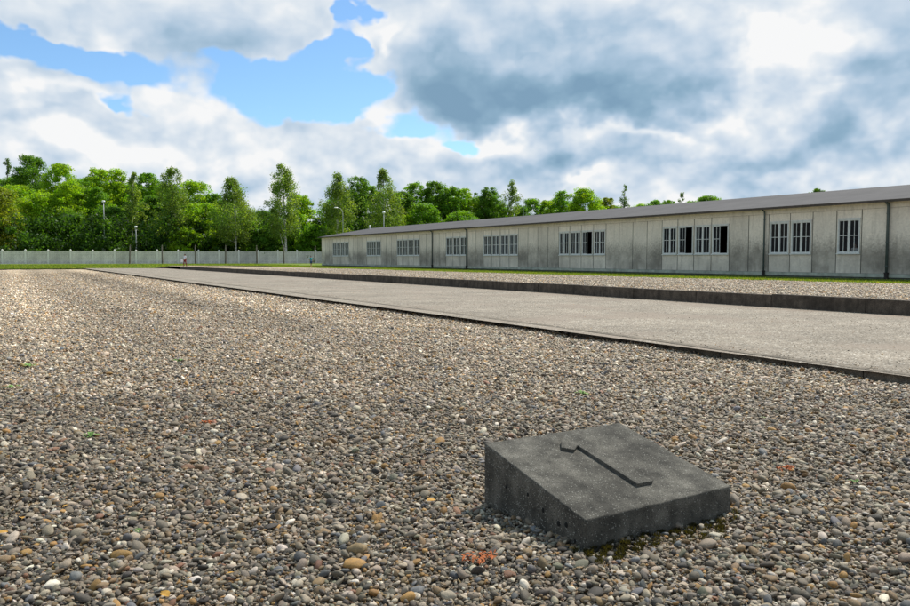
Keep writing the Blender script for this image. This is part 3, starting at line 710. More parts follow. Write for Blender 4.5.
# ------------------------------------------------------------------ barrack
BXF = 35.0; MOD = 1.285; Y0 = 20.8; YA = Y0 - 11*MOD; YB = Y0 + 57*MOD; XR = 42.0; XBK = 49.0
ZG, ZB0, ZB1, ZS, ZH, ZF, ZE = .20, .40, .57, 1.53, 3.16, 3.60, 3.93
GROUPS = [(1,1), (3,2), (7,4), (15,4), (23,4), (29,3), (36,4), (43,3), (50,4), (-5,4)]
WIN = {}
for k0, cnt in GROUPS:
    for i in range(cnt): WIN[k0+i] = 'closed'
WIN[7] = 'open'; WIN[9] = 'open'; WIN[16] = 'open'
def barrack():
    e = empty('barrack', (BXF, YB, 0)); ox, oy = BXF, YB
    tag(e, 'long low grey panelled barrack with multi pane windows and a shallow felt roof', 'barrack')
    w = MB(); s = MB(); bb = MB(); pl = MB(); fz = MB()
    for k in range(-11, 57):
        y0, y1 = Y0+k*MOD-oy, Y0+(k+1)*MOD-oy; g = .014; tn = rng.uniform(.88, 1.03)
        if k in WIN:
            w.box(0, y0+g, ZB1+.01, .07, y1-g, ZS-.02, 0, rng.uniform(1.06, 1.10)); w.box(0, y0+g, ZH+.03, .07, y1-g, ZF-.01, 0, rng.uniform(1.05, 1.08))
            w.box(.0, y0+g, ZS-.02, .07, y0+.075, ZH+.03, 0, 1.05); w.box(.0, y1-.075, ZS-.02, .07, y1-g, ZH+.03, 0, 1.05)
        else: w.box(0, y0+g, ZB1+.01, .07, y1-g, ZF-.01, 0, tn)
        s.box(-.006, y0-.018, ZB1+.004, .06, y0+.018, ZF-.002)
    L0 = YA-oy
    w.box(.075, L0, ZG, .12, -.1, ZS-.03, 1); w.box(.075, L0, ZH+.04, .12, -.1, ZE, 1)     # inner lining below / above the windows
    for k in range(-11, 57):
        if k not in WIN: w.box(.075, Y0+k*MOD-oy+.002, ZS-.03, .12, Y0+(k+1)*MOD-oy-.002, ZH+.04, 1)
    # back wall, floor, ceiling and end walls
    bw = XBK-ox
    w.box(bw, L0, ZG, bw+.12, 0, ZE, 0)
    for (ya, yb) in ((L0, L0+.12), (-.12, 0)):
        v = [(.0,ya,ZG),(bw,ya,ZG),(bw,ya,ZE),(XR-ox,ya,5.08),(.0,ya,ZE-.03),(.0,yb,ZG),(bw,yb,ZG),(bw,yb,ZE),(XR-ox,yb,5.08),(.0,yb,ZE-.03)]
        if ya < -1: v = [(a-.002 if a == 0 else a, b-.01, c) for a, b, c in v]
        else: v = [(a-.002 if a == 0 else a, b+.01, c) for a, b, c in v]
        w.add(v, [(0,1,2,3,4), (9,8,7,6,5), (0,5,6,1), (1,6,7,2), (2,7,8,3), (3,8,9,4), (4,9,5,0)], 0, .97)
    w.box(.13, L0+.13, .3, bw-.01, -.13, .36, 1); w.box(.13, L0+.13, 3.5, bw-.01, -.13, 3.56, 1)
    for k in (-7, 2, 6, 13, 21, 27, 35, 42, 48): w.box(.13, Y0+k*MOD-oy+.3, .37, bw-.02, Y0+k*MOD-oy+.4, 3.49, 1)   # cross walls
    w.build('wall', [M['facade'], M['inside']], e)
    s.build('seam_strip', M['batten'], e)
    bb.box(-.035, L0, ZB0, .07, .02, ZB1); bb.build('base_board', M['base_board'], e, bevel=.008)
    pl.box(.02, L0+.002, ZG-.1, .073, -.005, ZB0-.002); pl.build('plinth', M['plinth'], e)
    fz.box(-.018, L0, ZF, .07, .015, ZE); fz.build('frieze_board', M['facade'], e)
    # roof
    r = MB(); xe = -.42; ze = 3.93; zr = 5.22; rx = XR-ox; th = .09; a, b = L0-.3, .32; xb = bw+.5
    n = 34
    for i in range(n):
        ya = a+(b-a)*i/n; yb = a+(b-a)*(i+1)/n
        r.add([(xe,ya,ze),(rx,ya,zr),(rx,yb,zr),(xe,yb,ze)], [(0,1,2,3)]); r.add([(rx,ya,zr),(xb,ya,ze),(xb,yb,ze),(rx,yb,zr)], [(0,1,2,3)])
    r.add([(xe,a,ze-th),(rx,a,zr-th),(rx,b,zr-th),(xe,b,ze-th)], [(3,2,1,0)], 2); r.add([(rx,a,zr-th),(xb,a,ze-th),(xb,b,ze-th),(rx,b,zr-th)], [(3,2,1,0)], 2)
    r.add([(xe,a,ze),(xe,b,ze),(xe,b,ze-th),(xe,a,ze-th)], [(0,1,2,3)], 1); r.add([(xb,a,ze),(xb,b,ze),(xb,b,ze-th),(xb,a,ze-th)], [(3,2,1,0)], 1)
    for y in (a, b): r.add([(xe,y,ze),(rx,y,zr),(xb,y,ze),(xb,y,ze-th),(rx,y,zr-th),(xe,y,ze-th)], [(0,1,4,5),(1,2,3,4)], 1)
    ro = r.build('roof', [M['roof'], M['fascia'], M['soffit']], e)
    ft = MB(); ft.box(xe-.03, a, ze-.10, xe-.004, b, ze+.012); ft.build('fascia', M['fascia'], ro)
    for (yy, dx) in ((YB-2.2, 5.7),):
        vt = MB(); vt.tube([(0,0,-.05),(0,0,.38)], .07, 10); vt.tube([(0,0,.38),(0,0,.42),(0,0,.5)], [.15,.15,.03], 10)
        vt.build('roof_vent', M['lampglass'], ro, smooth=False, loc=(dx, yy-oy, ze+(zr-ze)*(dx-xe)/(rx-xe)))
    # windows
    W = MOD-.15; Hh = ZH-ZS
    def frame_mb(open_):
        m = MB(); m.box(-.03, 0, 0, .05, .055, Hh); m.box(-.03, W-.055, 0, .05, W, Hh); m.box(-.03, .056, Hh-.055, .05, W-.056, Hh); m.box(-.03, .056, 0, .05, W-.056, .05)
        if not open_: m.box(-.022, W/2-.035, .051, .045, W/2+.035, Hh-.056)
        def casement(y0, y1):
            m.box(-.005, y0, .051, .03, y0+.026, Hh-.056); m.box(-.005, y1-.026, .051, .03, y1, Hh-.056)
            m.box(-.005, y0+.027, .051, .03, y1-.027, .08); m.box(-.005, y0+.027, Hh-.085, .03, y1-.027, Hh-.056)
            m.box(-.002, (y0+y1)/2-.012, .081, .025, (y0+y1)/2+.012, Hh-.086); m.box(-.003, y0+.027, Hh*.52-.014, .026, (y0+y1)/2-.015, Hh*.52+.014); m.box(-.003, (y0+y1)/2+.015, Hh*.52-.014, .026, y1-.027, Hh*.52+.014)
        if not open_: casement(.058, W/2-.037)
        casement(W/2+.037, W-.058)
        return m
    def leaf_mb(y0, y1):
        m = MB(); z0, z1 = .051, Hh-.056; m.box(0, y0, z0, .035, y0+.045, z1); m.box(0, y1-.045, z0, .035, y1, z1)
        m.box(0, y0+.046, z0, .035, y1-.046, z0+.05); m.box(0, y0+.046, z1-.05, .035, y1-.046, z1)
        m.box(.004, (y0+y1)/2-.014, z0+.051, .03, (y0+y1)/2+.014, z1-.051); m.box(.003, y0+.047, Hh*.52-.015, .031, (y0+y1)/2-.015, Hh*.52+.015); m.box(.003, (y0+y1)/2+.015, Hh*.52-.015, .031, y1-.047, Hh*.52+.015)
        return m
    protos = {}
    for kd in ('closed', 'open'):
        f = frame_mb(kd == 'open').build('window', M['frame'], e)
        p = MB(); y0 = .06 if kd == 'closed' else W/2+.09
        p.add([(.01,y0,.06),(.01,y0,Hh-.06),(.01,W-.06,Hh-.06),(.01,W-.06,.06)], [(3,2,1,0)]); p.build('pane', M['glass'], f)
        sl = MB(); sl.box(-.075, -.03, -.055, .03, W+.03, -.003); sl.build('sill', M['frame'], f, bevel=.006)
        hd = MB(); hd.box(-.05, -.03, Hh+.003, .03, W+.03, Hh+.045); hd.build('head_strip', M['frame'], f)
        if kd == 'open':
            c = leaf_mb(0, W/2-.06).build('open_casement', M['frame'], f, loc=(.06, .07, 0)); c.rotation_euler = (0, 0, R(-72))
        protos[kd] = f
    used = set()
    for k, kd in sorted(WIN.items()):
        o = protos[kd] if kd not in used else copy_tree(protos[kd], e)
        used.add(kd); o.location = (0, Y0+k*MOD-oy+.075, ZS)
        if kd == 'open': o['label'] = 'window with one casement standing open'
    # downpipes
    for y, r_ in ((20.78, .062), (27.43, .045), (58.1, .05), (64.4, .05), (8.2, .06)):
        m = MB(); yy = y-oy; m.tube([(-.30, yy, 3.84), (-.24, yy, 3.80), (-.13, yy, 3.76), (-.11, yy, 3.6), (-.11, yy, .62)], r_, 12)
        for zz in (3.3, 2.0, .9): m.tube([(-.11, yy, zz), (-.11, yy, zz+.04)], r_+.012, 12)
        p = m.build('downpipe', M['pipe'], e, smooth=True)
        q = MB(); q.tube([(-.11, yy, .63), (-.11, yy, .18)], r_+.028, 12); q.tube([(-.11, yy, .64), (-.11, yy, .58)], r_+.045, 12); q.build('cast_iron_foot', M['iron'], p)
barrack()

# ------------------------------------------------------------------ concrete boundary wall and old fence posts
def boundary():
    p0 = np.array(PW0); p1 = np.array(PW1)
    d = (p1-p0)/14; L = np.linalg.norm(d); ang = math.atan2(d[1], d[0])
    e = empty('concrete_wall', (p0[0], p0[1], .30), ang)
    tag(e, 'long pale concrete panel wall with capped posts in front of the woods', 'wall')
    panel = None; post = None
    for i in range(-4, 22):
        if panel is None:
            m = MB()
            for j in range(4): m.box(.10, -.03, -.3+j*.615, L-.10, .03, -.3+(j+1)*.615-.012)
            m.box(.10, -.045, 2.16, L-.10, .045, 2.20)
            panel = m.build('wall_panel', M['wall_panel'], e, bevel=.006); pan = panel
            m = MB(); m.box(-.13, -.14, -.3, .13, .12, 2.34); m.add([(-.13,-.14,2.34),(.13,-.14,2.34),(.13,.12,2.34),(-.13,.12,2.34),(0,0,2.5)], [(0,1,4),(1,2,4),(2,3,4),(3,0,4)])
            post = m.build('wall_post', M['wall_post'], e); po = post
        else:
            pan = panel.copy(); col.objects.link(pan); pan.parent = e; po = post.copy(); col.objects.link(po); po.parent = e
        pan.location = (i*L, 0, 0); po.location = (i*L, 0, rng.normal(0, .02))
PW0 = (-.26, 148.4); PW1 = (46.39, 137.54)
boundary()
ORD = ['leftmost', 'second', 'third', 'fourth', 'fifth', 'sixth', 'seventh']
for i, (x, y) in enumerate(DARK_POSTS):
    m = MB(); pts = [(0, 0, -.1), (0, 0, 2.4), (0, -.02, 2.8), (0, -.14, 3.1)]
    m.tube(pts, [.15, .12, .11, .08], 4)
    for z in np.arange(.4, 2.9, .35): m.ball((0, -.15, z), .035, 5)
    o = m.build('fence_post', M['dark_post'], loc=(x, y, .3)); o.rotation_euler = (0, R(2.5 if i == 0 else rng.normal(0, .6)), rng.uniform(-.2, .2))
    l = '%s dark weathered concrete fence post from the left before the pale wall' % ORD[i] if i else 'leftmost dark weathered fence post, leaning, before the pale wall'
    if i == 6: l = 'dark weathered fence post behind the child in turquoise, nearest the barrack'
    tag(o, l, 'fence post', 'old electric fence posts')

# lamps
def lamp(i, h, kind, label):
    x, y = LAMPS[i]; e = empty('street_lamp', (x, y, .3)); tag(e, label, 'street lamp', 'lamps behind the wall')
    m = MB(); h -= .3
    if kind == 'curved':
        pts = [(0,0,0), (0,0,h-1.0), (-.15,0,h-.5), (-.5,0,h-.12), (-1.0,0,h)]
        m.tube(pts, [.08,.06,.05,.045,.04], 10); hp = (-1.3, 0, h-.02)
    else: m.tube([(0,0,0), (0,0,h*.5), (0,0,h-.1)], [.10,.08,.06], 10); hp = (0, 0, h)
    m.build('pole', M['lampmetal'], e, smooth=True)
    q = MB()
    if kind == 'curved': q.ball(hp, (.42, .17, .11), 10)
    else: q.ball(hp, (.30, .30, .22), 10); q.tube([(0,0,h-.3), (0,0,h-.1)], [.09, .19], 10)
    q.build('lamp_head', M['lampglass'], e, smooth=True)
    if i == 0:
        b = MB(); b.box(-.55, -.3, 0, -.15, .1, 2.9); b.build('control_box', M['lampmetal'], e, bevel=.02)
lamp(0, 11.5, 'round', 'tall white lamp post behind the wall at the left')
lamp(1, 6.9, 'round', 'short lamp post behind the wall below the slim birch')
lamp(2, 10.5, 'curved', 'lamp post with curved arm above the far end of the barrack')
lamp(3, 9.7, 'round', 'thin lamp pole above the barrack roof before the tall birch')
lamp(4, 14.5, 'curved', 'grey lamp head just right of the slender pointed tree')

# ------------------------------------------------------------------ trees
KC = {'green': (.098,.212,.012), 'lime': (.175,.298,.012), 'dark': (.070,.155,.016), 'yellow': (.165,.215,.022), 'birch': (.128,.200,.042), 'airy': (.075,.135,.035)}
def make_tree(x, y, h, rw, kind, label):
    rw *= 1.14 if kind in ('birch', 'airy') else 1.32
    e = empty({'birch': 'birch_tree', 'airy': 'slim_tree', 'yellow': 'maple_tree'}.get(kind, 'broadleaf_tree'), (x, y, .28))
    tag(e, label, 'tree', 'trees behind the wall and barrack')
    birch = kind in ('birch', 'airy')
    lean = rng.normal(0, .02*h, 2)
    # trunk + limbs
    t = MB(); r0 = .018*h*(.55 if birch else .9)+.03; th = h*(.90 if birch else .72)
    def tp(s): return np.array([lean[0]*s*s + .15*math.sin(s*5+x), lean[1]*s*s + .12*math.cos(s*4+y)-.12, th*s])
    t.tube([tp(s) for s in np.linspace(0, 1, 9)], [r0*(1-.85*s)+.02 for s in np.linspace(0, 1, 9)], 8)
    if 'forked' in label or 'pointed birch' in label:
        t.tube([tp(.12), tp(.2)+np.array([-.7,0,.6]), tp(.35)+np.array([-1.3,0,1.0])], [r0*.6, r0*.45, r0*.25], 7)
    ends = []
    for i in range(14 if birch else 16):
        s = rng.uniform(.22 if birch else .15, .92); a = rng.uniform(0, 6.283); L = rw*rng.uniform(.5, .95)*(1-.5*s if birch else 1)
        b = tp(s); d = np.array([math.cos(a), math.sin(a), rng.uniform(.3, 1.0)])
        t.tube([b, b+d*L*.5, b+d*L*.9+np.array([0,0,.15*L])], [r0*.32*(1-s*.6)+.02, r0*.18+.015, .015], 5)
        ends.append(b+d*L*.85)
    t.build('trunk', M['bark_birch'] if kind == 'birch' else M['bark_dark'], e, smooth=True)
    # crown
    if birch: zc0, n_cl, lpc, cr, sz = (.31 if 'trunk' in label else .16), int(60+rw*19), 108, .25, (.13, .27)
    else: zc0, n_cl, lpc, cr, sz = .06, int(90+rw*46), 100, .22, (.15, .33)
    if kind == 'airy': n_cl = int(n_cl*.75); lpc = 70
    Vs = []; Cs = []; base = np.array(KC[kind])
    for i in range(n_cl):
        u = rng.uniform(0, 1)**(1 if birch else .82)
        if birch: s = zc0 + (1-zc0)*u**.95; prof = min(1, (1.04-u)*1.75)**.75*(1 if u > .12 else .78)*(1+.15*math.sin(u*11+x*3+y))
        else: s = zc0 + (1-zc0)*u; prof = math.sqrt(max(0, 1-(max(0, u-.35)/.65)**2*.90))
        a = rng.uniform(0, 6.283); rr = (1+.22*math.sin(a*2+x)+.16*math.sin(a*3+u*9+y))*rng.uniform(.05, 1.)**.5 * rw*(.86 if birch else 1.0)*prof*rng.uniform(.78, 1.12)
        cz = h*s*(.965) ; c = np.array([rr*math.cos(a)+tp(min(1, s))[0], rr*math.sin(a)+tp(min(1, s))[1], cz])
        R_ = rw*cr*rng.uniform(.45, 1.3)*(.62 if u > .82 and birch else .8 if u > .82 else 1); R_ = min(max(R_, .38), 1.35)
        if cz + R_*.8 > h: c[2] = h - R_*.8
        n = int(lpc*rng.uniform(.7, 1.3)*(R_/1.0)**1.2)+10
        q = rng.normal(0, 1, (n, 3)); q /= np.linalg.norm(q, axis=1)[:, None]
        rad = R_*(rng.uniform(0, 1, n)**.45)[:, None]
        pos = c + q*rad*np.array([1.1, 1.1, 1.0 if birch else .72])
        if birch: pos[:, 2] -= rng.uniform(0, 1, n)**2*R_*.9
        nr = q*.9 + rng.normal(0, .65, (n, 3)) + np.array([0, 0, .35]); nr /= np.linalg.norm(nr, axis=1)[:, None]
        up = rng.normal(0, 1, (n, 3)); tu = np.cross(nr, up); tu /= np.linalg.norm(tu, axis=1)[:, None]; tv = np.cross(nr, tu)
        ss = rng.uniform(*sz, n)[:, None]; el = 1.25 if birch else 1.0
        Q = np.empty((n, 4, 3)); Q[:, 0] = pos-tu*ss*.5; Q[:, 1] = pos-tv*ss*.5*el*.8; Q[:, 2] = pos+tu*ss*.5; Q[:, 3] = pos+tv*ss*.5*el
        Vs.append(Q.reshape(-1, 3)); g = rng.uniform(.8, 1.25)
        cc = base*1.12*g*rng.uniform(.75, 1.25, (n, 1)); cc = cc*np.array([rng.uniform(.9, 1.15), 1, 1])
        Cs.append(cc)
    quads_mesh('crown', np.concatenate(Vs), M['leaf'], e, np.concatenate(Cs))
for (x, y, h, rw, kind, label) in TREES: make_tree(x, y, h, rw, kind, label)

# undergrowth of the woods: a deep band of shrubs nobody could count
def undergrowth():
    Vs = []; Cs = []
    for i in range(1900):
        u = rng.uniform(-60, 560)/600.; sx = -32 + rng.uniform(0, 1)*170
        yy = 152 + rng.uniform(0, 34) - sx*.18
        R_ = rng.uniform(1.0, 2.3); c = np.array([sx, yy, rng.uniform(.3, 8.5)])
        n = 130; q = rng.normal(0, 1, (n, 3)); q /= np.linalg.norm(q, axis=1)[:, None]
        pos = c + q*R_*(rng.uniform(0, 1, n)**.4)[:, None]
        nr = q + rng.normal(0, .6, (n, 3)); nr /= np.linalg.norm(nr, axis=1)[:, None]
        tu = np.cross(nr, rng.normal(0, 1, (n, 3))); tu /= np.linalg.norm(tu, axis=1)[:, None]; tv = np.cross(nr, tu); ss = rng.uniform(.25, .5, n)[:, None]
        Q = np.empty((n, 4, 3)); Q[:, 0] = pos-tu*ss*.5; Q[:, 1] = pos-tv*ss*.5; Q[:, 2] = pos+tu*ss*.5; Q[:, 3] = pos+tv*ss*.5
        Vs.append(Q.reshape(-1, 3)); Cs.append(np.array([.040, .095, .014])*rng.uniform(.5, 1.3)*rng.uniform(.7, 1.3, (n, 1)))  # leaf colour kept dark, standing for the shade below the trees
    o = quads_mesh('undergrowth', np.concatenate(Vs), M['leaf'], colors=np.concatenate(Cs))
    tag(o, 'dark shady undergrowth below the trees behind the wall', 'undergrowth', kind='stuff')
undergrowth()

# ------------------------------------------------------------------ visitors
def skin_obj(name, J, E, mtl, parent, sub=2, root=None):
    names = list(J); me = bpy.data.meshes.new(name)
    me.from_pydata([J[n][:3] for n in names], [(names.index(a), names.index(b)) for a, b in E], [])
    me.materials.append(mtl)
    o = bpy.data.objects.new(name, me); col.objects.link(o); o.parent = parent
    md = o.modifiers.new('skin', 'SKIN'); md.use_smooth_shade = True
    for i, n in enumerate(names):
        sv = me.skin_vertices[0].data[i]; r = J[n][3]; sv.radius = (r, r*(J[n][4] if len(J[n]) > 4 else 1)); sv.use_root = (n == (root or names[0]))
    s = o.modifiers.new('sub', 'SUBSURF'); s.levels = sub; s.render_levels = sub
    return o
def person(loc, height, rz, label, skin, hair, shirt, legs, shorts=False, step=.16, hold=None, arm=0.0):
    k = height/1.7; e = empty('person', loc, rz); tag(e, label, 'person')
    ms = simple('skin_tone', skin, .6, .05); mh = simple('hair_colour', hair, .8, .1); m1 = simple('shirt_cloth', shirt, .9, .08); m2 = simple('leg_cloth', legs, .9, .08)
    J = {'pelvis': (0,0,.93,.125,.8), 'waist': (0,0,1.08,.115,.75), 'chest': (0,0,1.30,.14,.72), 'neck0': (0,0,1.43,.06), 'neck': (0,-.01,1.50,.052), 'head': (0,-.015,1.59,.088,1.1), 'crown': (0,.0,1.66,.075,1.1), 'nose': (0,-.115,1.575,.012)}
    E = [('pelvis','waist'),('waist','chest'),('chest','neck0'),('neck0','neck'),('neck','head'),('head','crown'),('head','nose')]
    for s, n in ((-1,'l'),(1,'r')):
        st = step*s
        J.update({n+'sh': (.17*s,0,1.39,.052), n+'el': (.23*s,.03-st*.4,1.12,.040), n+'wr': (.22*s,-.06-st*.9-arm*.25,.90+arm*.18,.026), n+'pa': (.22*s,-.08-st*1.0-arm*.3,.84+arm*.2,.030),
                  n+'hip': (.095*s,0,.88,.085), n+'kn': (.10*s,-.02+st*.6,.49,.055), n+'an': (.10*s,.03+st*1.2,.09,.036), n+'to': (.11*s,-.12+st*1.2,.035,.034)})
        E += [('chest',n+'sh'),(n+'sh',n+'el'),(n+'el',n+'wr'),(n+'wr',n+'pa'),('pelvis',n+'hip'),(n+'hip',n+'kn'),(n+'kn',n+'an'),(n+'an',n+'to')]
        px, py, pz = J[n+'pa'][:3]
        for j, (dx, L) in enumerate(((-.024,.065),(-.008,.075),(.008,.07),(.024,.055))):
            J[n+'f%d' % j] = (px+.004*s, py+dx, pz-L*.6, .0085); J[n+'g%d' % j] = (px-.006*s, py+dx, pz-L*1.15, .007); E += [(n+'pa', n+'f%d' % j), (n+'f%d' % j, n+'g%d' % j)]
        J[n+'th'] = (px-.01*s, py-.045, pz-.03, .0095); E.append((n+'pa', n+'th'))
    J = {a: (b[0]*k, b[1]*k, b[2]*k, b[3]*k, *b[4:]) for a, b in J.items()}
    skin_obj('body', J, E, ms, e)
    g = lambda n, f=1.22, dz=0: (J[n][0], J[n][1], J[n][2]+dz*k, J[n][3]*f, *J[n][4:])
    S = {n: g(n, 1.2) for n in ('waist','chest','pelvis')}; S['neck0'] = g('neck0', 1.2, -.03)
    SE = [('pelvis','waist'),('waist','chest'),('chest','neck0')]
    for n in 'lr':
        S[n+'sh'] = g(n+'sh', 1.35); S[n+'el'] = tuple(np.array(g(n+'sh', 1.35)[:3])*.35+np.array(J[n+'el'][:3])*.65)+(J[n+'el'][3]*1.5,); SE += [('chest',n+'sh'),(n+'sh',n+'el')]
    skin_obj('shirt', S, SE, m1, e, 2, 'chest')
    T = {'pelvis': g('pelvis', 1.16, -.02)}; TE = []
    for n in 'lr':
        T[n+'hip'] = g(n+'hip', 1.2); T[n+'kn'] = g(n+'kn', 1.35); TE += [('pelvis',n+'hip'),(n+'hip',n+'kn')]
        if not shorts: T[n+'an'] = g(n+'an', 1.4, .02); TE.append((n+'kn', n+'an'))
    skin_obj('shorts' if shorts else 'trousers', T, TE, m2, e, 2, 'pelvis')
    h = MB(); h.ball((0, .022*k, 1.645*k), (.098*k, .108*k, .105*k), 10); h.build('hair', mh, e, smooth=True)
    f = MB()
    for s in (-1, 1): f.box((.11*s-.045)*k, (-.19+step*s*1.2)*k, 0, (.11*s+.045)*k, (.07+step*s*1.2)*k, .07*k)
    f.build('shoes', simple('shoe_rubber', (.10,.04,.03) if not shorts else (.5,.18,.06), .8), e, bevel=.02)
    return e, J
GZ = .33
person((PERS[0][0], PERS[0][1], GZ), 1.40, R(-60), 'visitor in white top and dark red trousers walking by the high kerb end', (.50,.30,.21), (.03,.02,.015), (.62,.66,.72), (.22,.045,.035), step=.14, arm=.5)
person((PERS[1][0], PERS[1][1], GZ-.03), 1.22, R(20), 'child in turquoise shirt and blue shorts standing on the grass by the barrack corner', (.50,.30,.21), (.06,.035,.02), (.01,.36,.42), (.04,.09,.22), shorts=True, step=.05)
bg = MB(); bg.box(-.13, -.04, -.28, .13, .04, 0); bg.tube([(-.07,0,0),(-.05,0,.10),(.05,0,.10),(.07,0,0)], .007, 6)
tag(bg.build('carrier_bag', simple('white_plastic_bag', (.8,.8,.8), .5), loc=(PERS[0][0]-.38, PERS[0][1]-.30, 1.12), bevel=.02), 'white bag held out by the walking visitor at the kerb end', 'bag')
person((BXF+.75, 22.85, .36), 1.68, R(-90), 'visitor in a white shirt inside the barrack behind the rightmost window', (.42,.27,.2), (.03,.02,.015), (.75,.75,.74), (.05,.05,.06), step=.04)

# ------------------------------------------------------------------ sky and light
SUN_AZ, SUN_EL = 66., 54.
def world():
    w = bpy.data.worlds.new('World'); scene.world = w; w.use_nodes = True; t = NT(w.node_tree); t.N.clear()
    sky = t.n('ShaderNodeTexSky', sky_type='NISHITA', sun_disc=False, sun_elevation=R(SUN_EL), sun_rotation=R(SUN_AZ), altitude=500., air_density=1.0, dust_density=.6, ozone_density=.6)
    bsky = t.n('ShaderNodeBackground', i_Strength=.118); t.put(t.mix(1., sky.outputs[0], (.70, .91, 1.05), 'MULTIPLY'), bsky.inputs[0])
    tc = t.n('ShaderNodeTexCoord').outputs['Generated']
    sp = t.n('ShaderNodeSeparateXYZ'); t.put(tc, sp.inputs[0])
    az = t.math('DEGREES', t.math('ARCTAN2', sp.outputs[0], sp.outputs[1])); el = t.math('DEGREES', t.math('ARCSINE', sp.outputs[2]))
    q = t.vm('MULTIPLY', tc, (1, 1, 1.35))
    wn = t.vm('SUBTRACT', t.noise(q, 4.5, 2, .5, out=1), (.5, .5, .5))
    wn2 = t.vm('SUBTRACT', t.noise(q, 16., 3, .6, out=1), (.5, .5, .5))
    ae = t.n('ShaderNodeCombineXYZ'); t.put(az, ae.inputs[0]); t.put(el, ae.inputs[1])
    p = t.vm('ADD', ae.outputs[0], t.vm('MULTIPLY', wn, (13, 6.5, 0)))
    p = t.vm('ADD', p, t.vm('MULTIPLY', wn2, (4.5, 3., 0)))
    def field(base, L):
        acc = base
        for (a, e_, sa, se, amp) in L:
            d = t.vm('MULTIPLY', t.vm('SUBTRACT', p, (a, e_, 0)), (1/sa, 1/se, 0))
            g = t.math('POWER', .36788, t.vm('DOT_PRODUCT', d, d))
            acc = t.math('MULTIPLY_ADD', g, amp, acc)
        return acc
    # billows
    qb = t.vm('ADD', q, t.vm('SCALE', wn, .12))
    f0 = t.noise(qb, 5.0, 6, .52); f1 = t.noise(t.vm('ADD', qb, (.016, .006, .045)), 5.0, 4, .5)
    bn = t.noise(t.vm('ADD', qb, t.vm('SCALE', wn2, .06)), 11., 2, .5)
    bil = t.math('SUBTRACT', t.math('MULTIPLY', t.math('ABSOLUTE', t.math('SUBTRACT', bn, .5)), 4.5), .4)
    cov = field(.88, COVER)
    cov = t.math('ADD', cov, t.math('MULTIPLY', t.math('SUBTRACT', f0, .5), 1.1))
    cov = t.math('ADD', cov, t.math('MULTIPLY', bil, .18))
    g0 = t.noise(q, 15., 3, .5)
    cov = t.math('ADD', cov, t.math('MULTIPLY', t.math('SUBTRACT', g0, .5), .5))
    m = t.maprange(cov, .36, .70, 0, 1, True)
    sh = field(.74, SHADE)
    rel = t.math('MULTIPLY', t.math('SUBTRACT', f0, f1), 1.45)
    g1 = t.noise(t.vm('ADD', q, (.006, .002, .02)), 15., 3, .5)
    sh = t.math('ADD', sh, t.math('MULTIPLY', t.math('SUBTRACT', g0, g1), t.maprange(el, 2., 16., 1.6, .45)))
    sh = t.math('ADD', sh, rel)
    sh = t.math('ADD', sh, t.math('MULTIPLY', t.math('SUBTRACT', f0, .5), .35))
    sh = t.math('ADD', sh, t.math('MULTIPLY', bil, .18))
    sh = t.math('ADD', sh, t.math('MULTIPLY', t.maprange(cov, .5, .95, .14, 0), 1.))
    sh = t.math('ADD', sh, t.maprange(el, 21., 42., 0., -.62))   # unseen clouds overhead darkened to lower the ambient light
    c = t.ramp(sh, [(0, (.165,.275,.385)), (.22, (.21,.33,.44)), (.45, (.32,.43,.545)), (.66, (.45,.53,.62)), (.86, (.59,.635,.68)), (1., (.715,.72,.725))])
    bc = t.n('ShaderNodeBackground', i_Strength=1.0); t.put(c, bc.inputs[0])
    mx = t.n('ShaderNodeMixShader'); t.put(m, mx.inputs[0]); t.L.new(bsky.outputs[0], mx.inputs[1]); t.L.new(bc.outputs[0], mx.inputs[2])
    o = t.n('ShaderNodeOutputWorld'); t.L.new(mx.outputs[0], o.inputs[0])
    w.cycles.sampling_method = 'MANUAL'; w.cycles.sample_map_resolution = 512
world()
sd = bpy.data.lights.new('sun', 'SUN'); sd.energy = 5.0; sd.angle = R(2.0); sd.color = (1, .95, .86)
so = bpy.data.objects.new('sun', sd); col.objects.link(so)
from mathutils import Vector
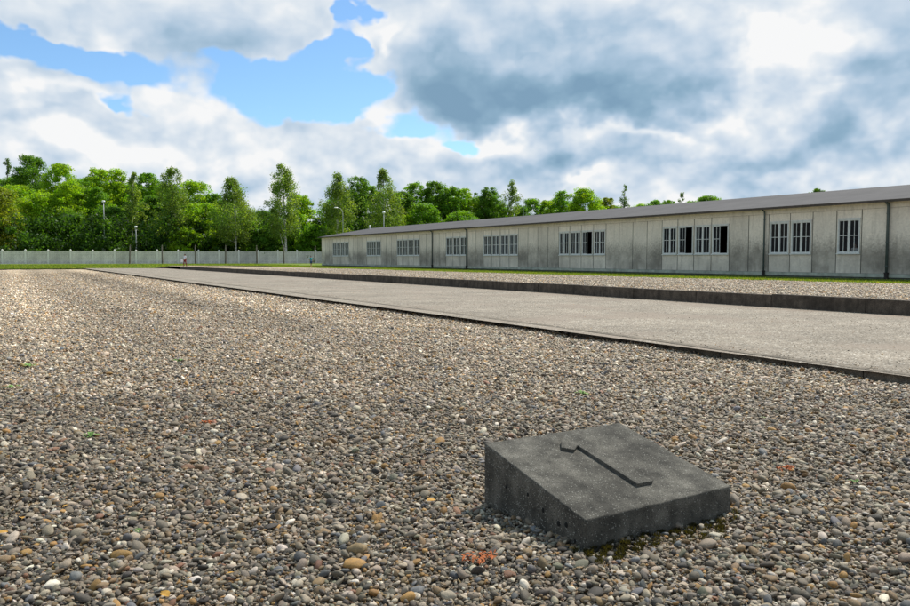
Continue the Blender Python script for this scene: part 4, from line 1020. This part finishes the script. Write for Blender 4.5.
dv = Vector((math.sin(R(SUN_AZ))*math.cos(R(SUN_EL)), math.cos(R(SUN_AZ))*math.cos(R(SUN_EL)), math.sin(R(SUN_EL))))
so.rotation_euler = dv.to_track_quat('Z', 'Y').to_euler(); so.location = dv*100

# solid white puffs added high out of view, placed to shade the near gravel
def shade_cloud():
    hgt = 420.; hx = hgt/math.tan(R(SUN_EL)); cx = math.sin(R(SUN_AZ))*hx - fx*CLB; cy = math.cos(R(SUN_AZ))*hx - fy*CLB
    mb = MB(); r2 = random.Random(4)
    for i in range(46):
        a = r2.uniform(0, 6.283); d = CLR*.80*math.sqrt(r2.random()); r = r2.uniform(.2, .34)*CLR*(1.15-.5*d/CLR)
        mb.ball((d*math.cos(a), d*math.sin(a), r2.uniform(0, .25)*CLR*(1-d/CLR)), (r, r, r*.55), 14)
    m, t, bs = mat('shade_cloud_white', 1., 0.); bs.inputs['Base Color'].default_value = (.9, .9, .9, 1)
    o = mb.build('added_shade_cloud', m, smooth=True, loc=(cx, cy, hgt)); o['kind'] = 'structure'
CLR, CLB = 48., 36.
shade_cloud()

# ------------------------------------------------------------------ camera
cd = bpy.data.cameras.new('camera'); cam = bpy.data.objects.new('camera', cd); col.objects.link(cam); scene.camera = cam
cd.sensor_width = 36; cd.sensor_fit = 'HORIZONTAL'; cd.lens = 775/910*36; cd.clip_start = .05; cd.clip_end = 5000
cam.location = (0, 0, 1.3)
yaw = math.atan2(450, 775); pit = math.atan2(45, 775)
fwd = Vector((math.sin(yaw)*math.cos(pit), math.cos(yaw)*math.cos(pit), -math.sin(pit)))
cam.rotation_euler = fwd.to_track_quat('-Z', 'Y').to_euler()
vs = scene.view_settings; vs.view_transform = 'Standard'; vs.look = 'None'; vs.gamma = 1; vs.exposure = .38; vs.use_curve_mapping = False
scene.render.engine = 'CYCLES'; scene.cycles.max_bounces = 5; scene.cycles.diffuse_bounces = 2; scene.cycles.glossy_bounces = 2; scene.cycles.transparent_max_bounces = 12
scene.render.resolution_x = 1024; scene.render.resolution_y = 682
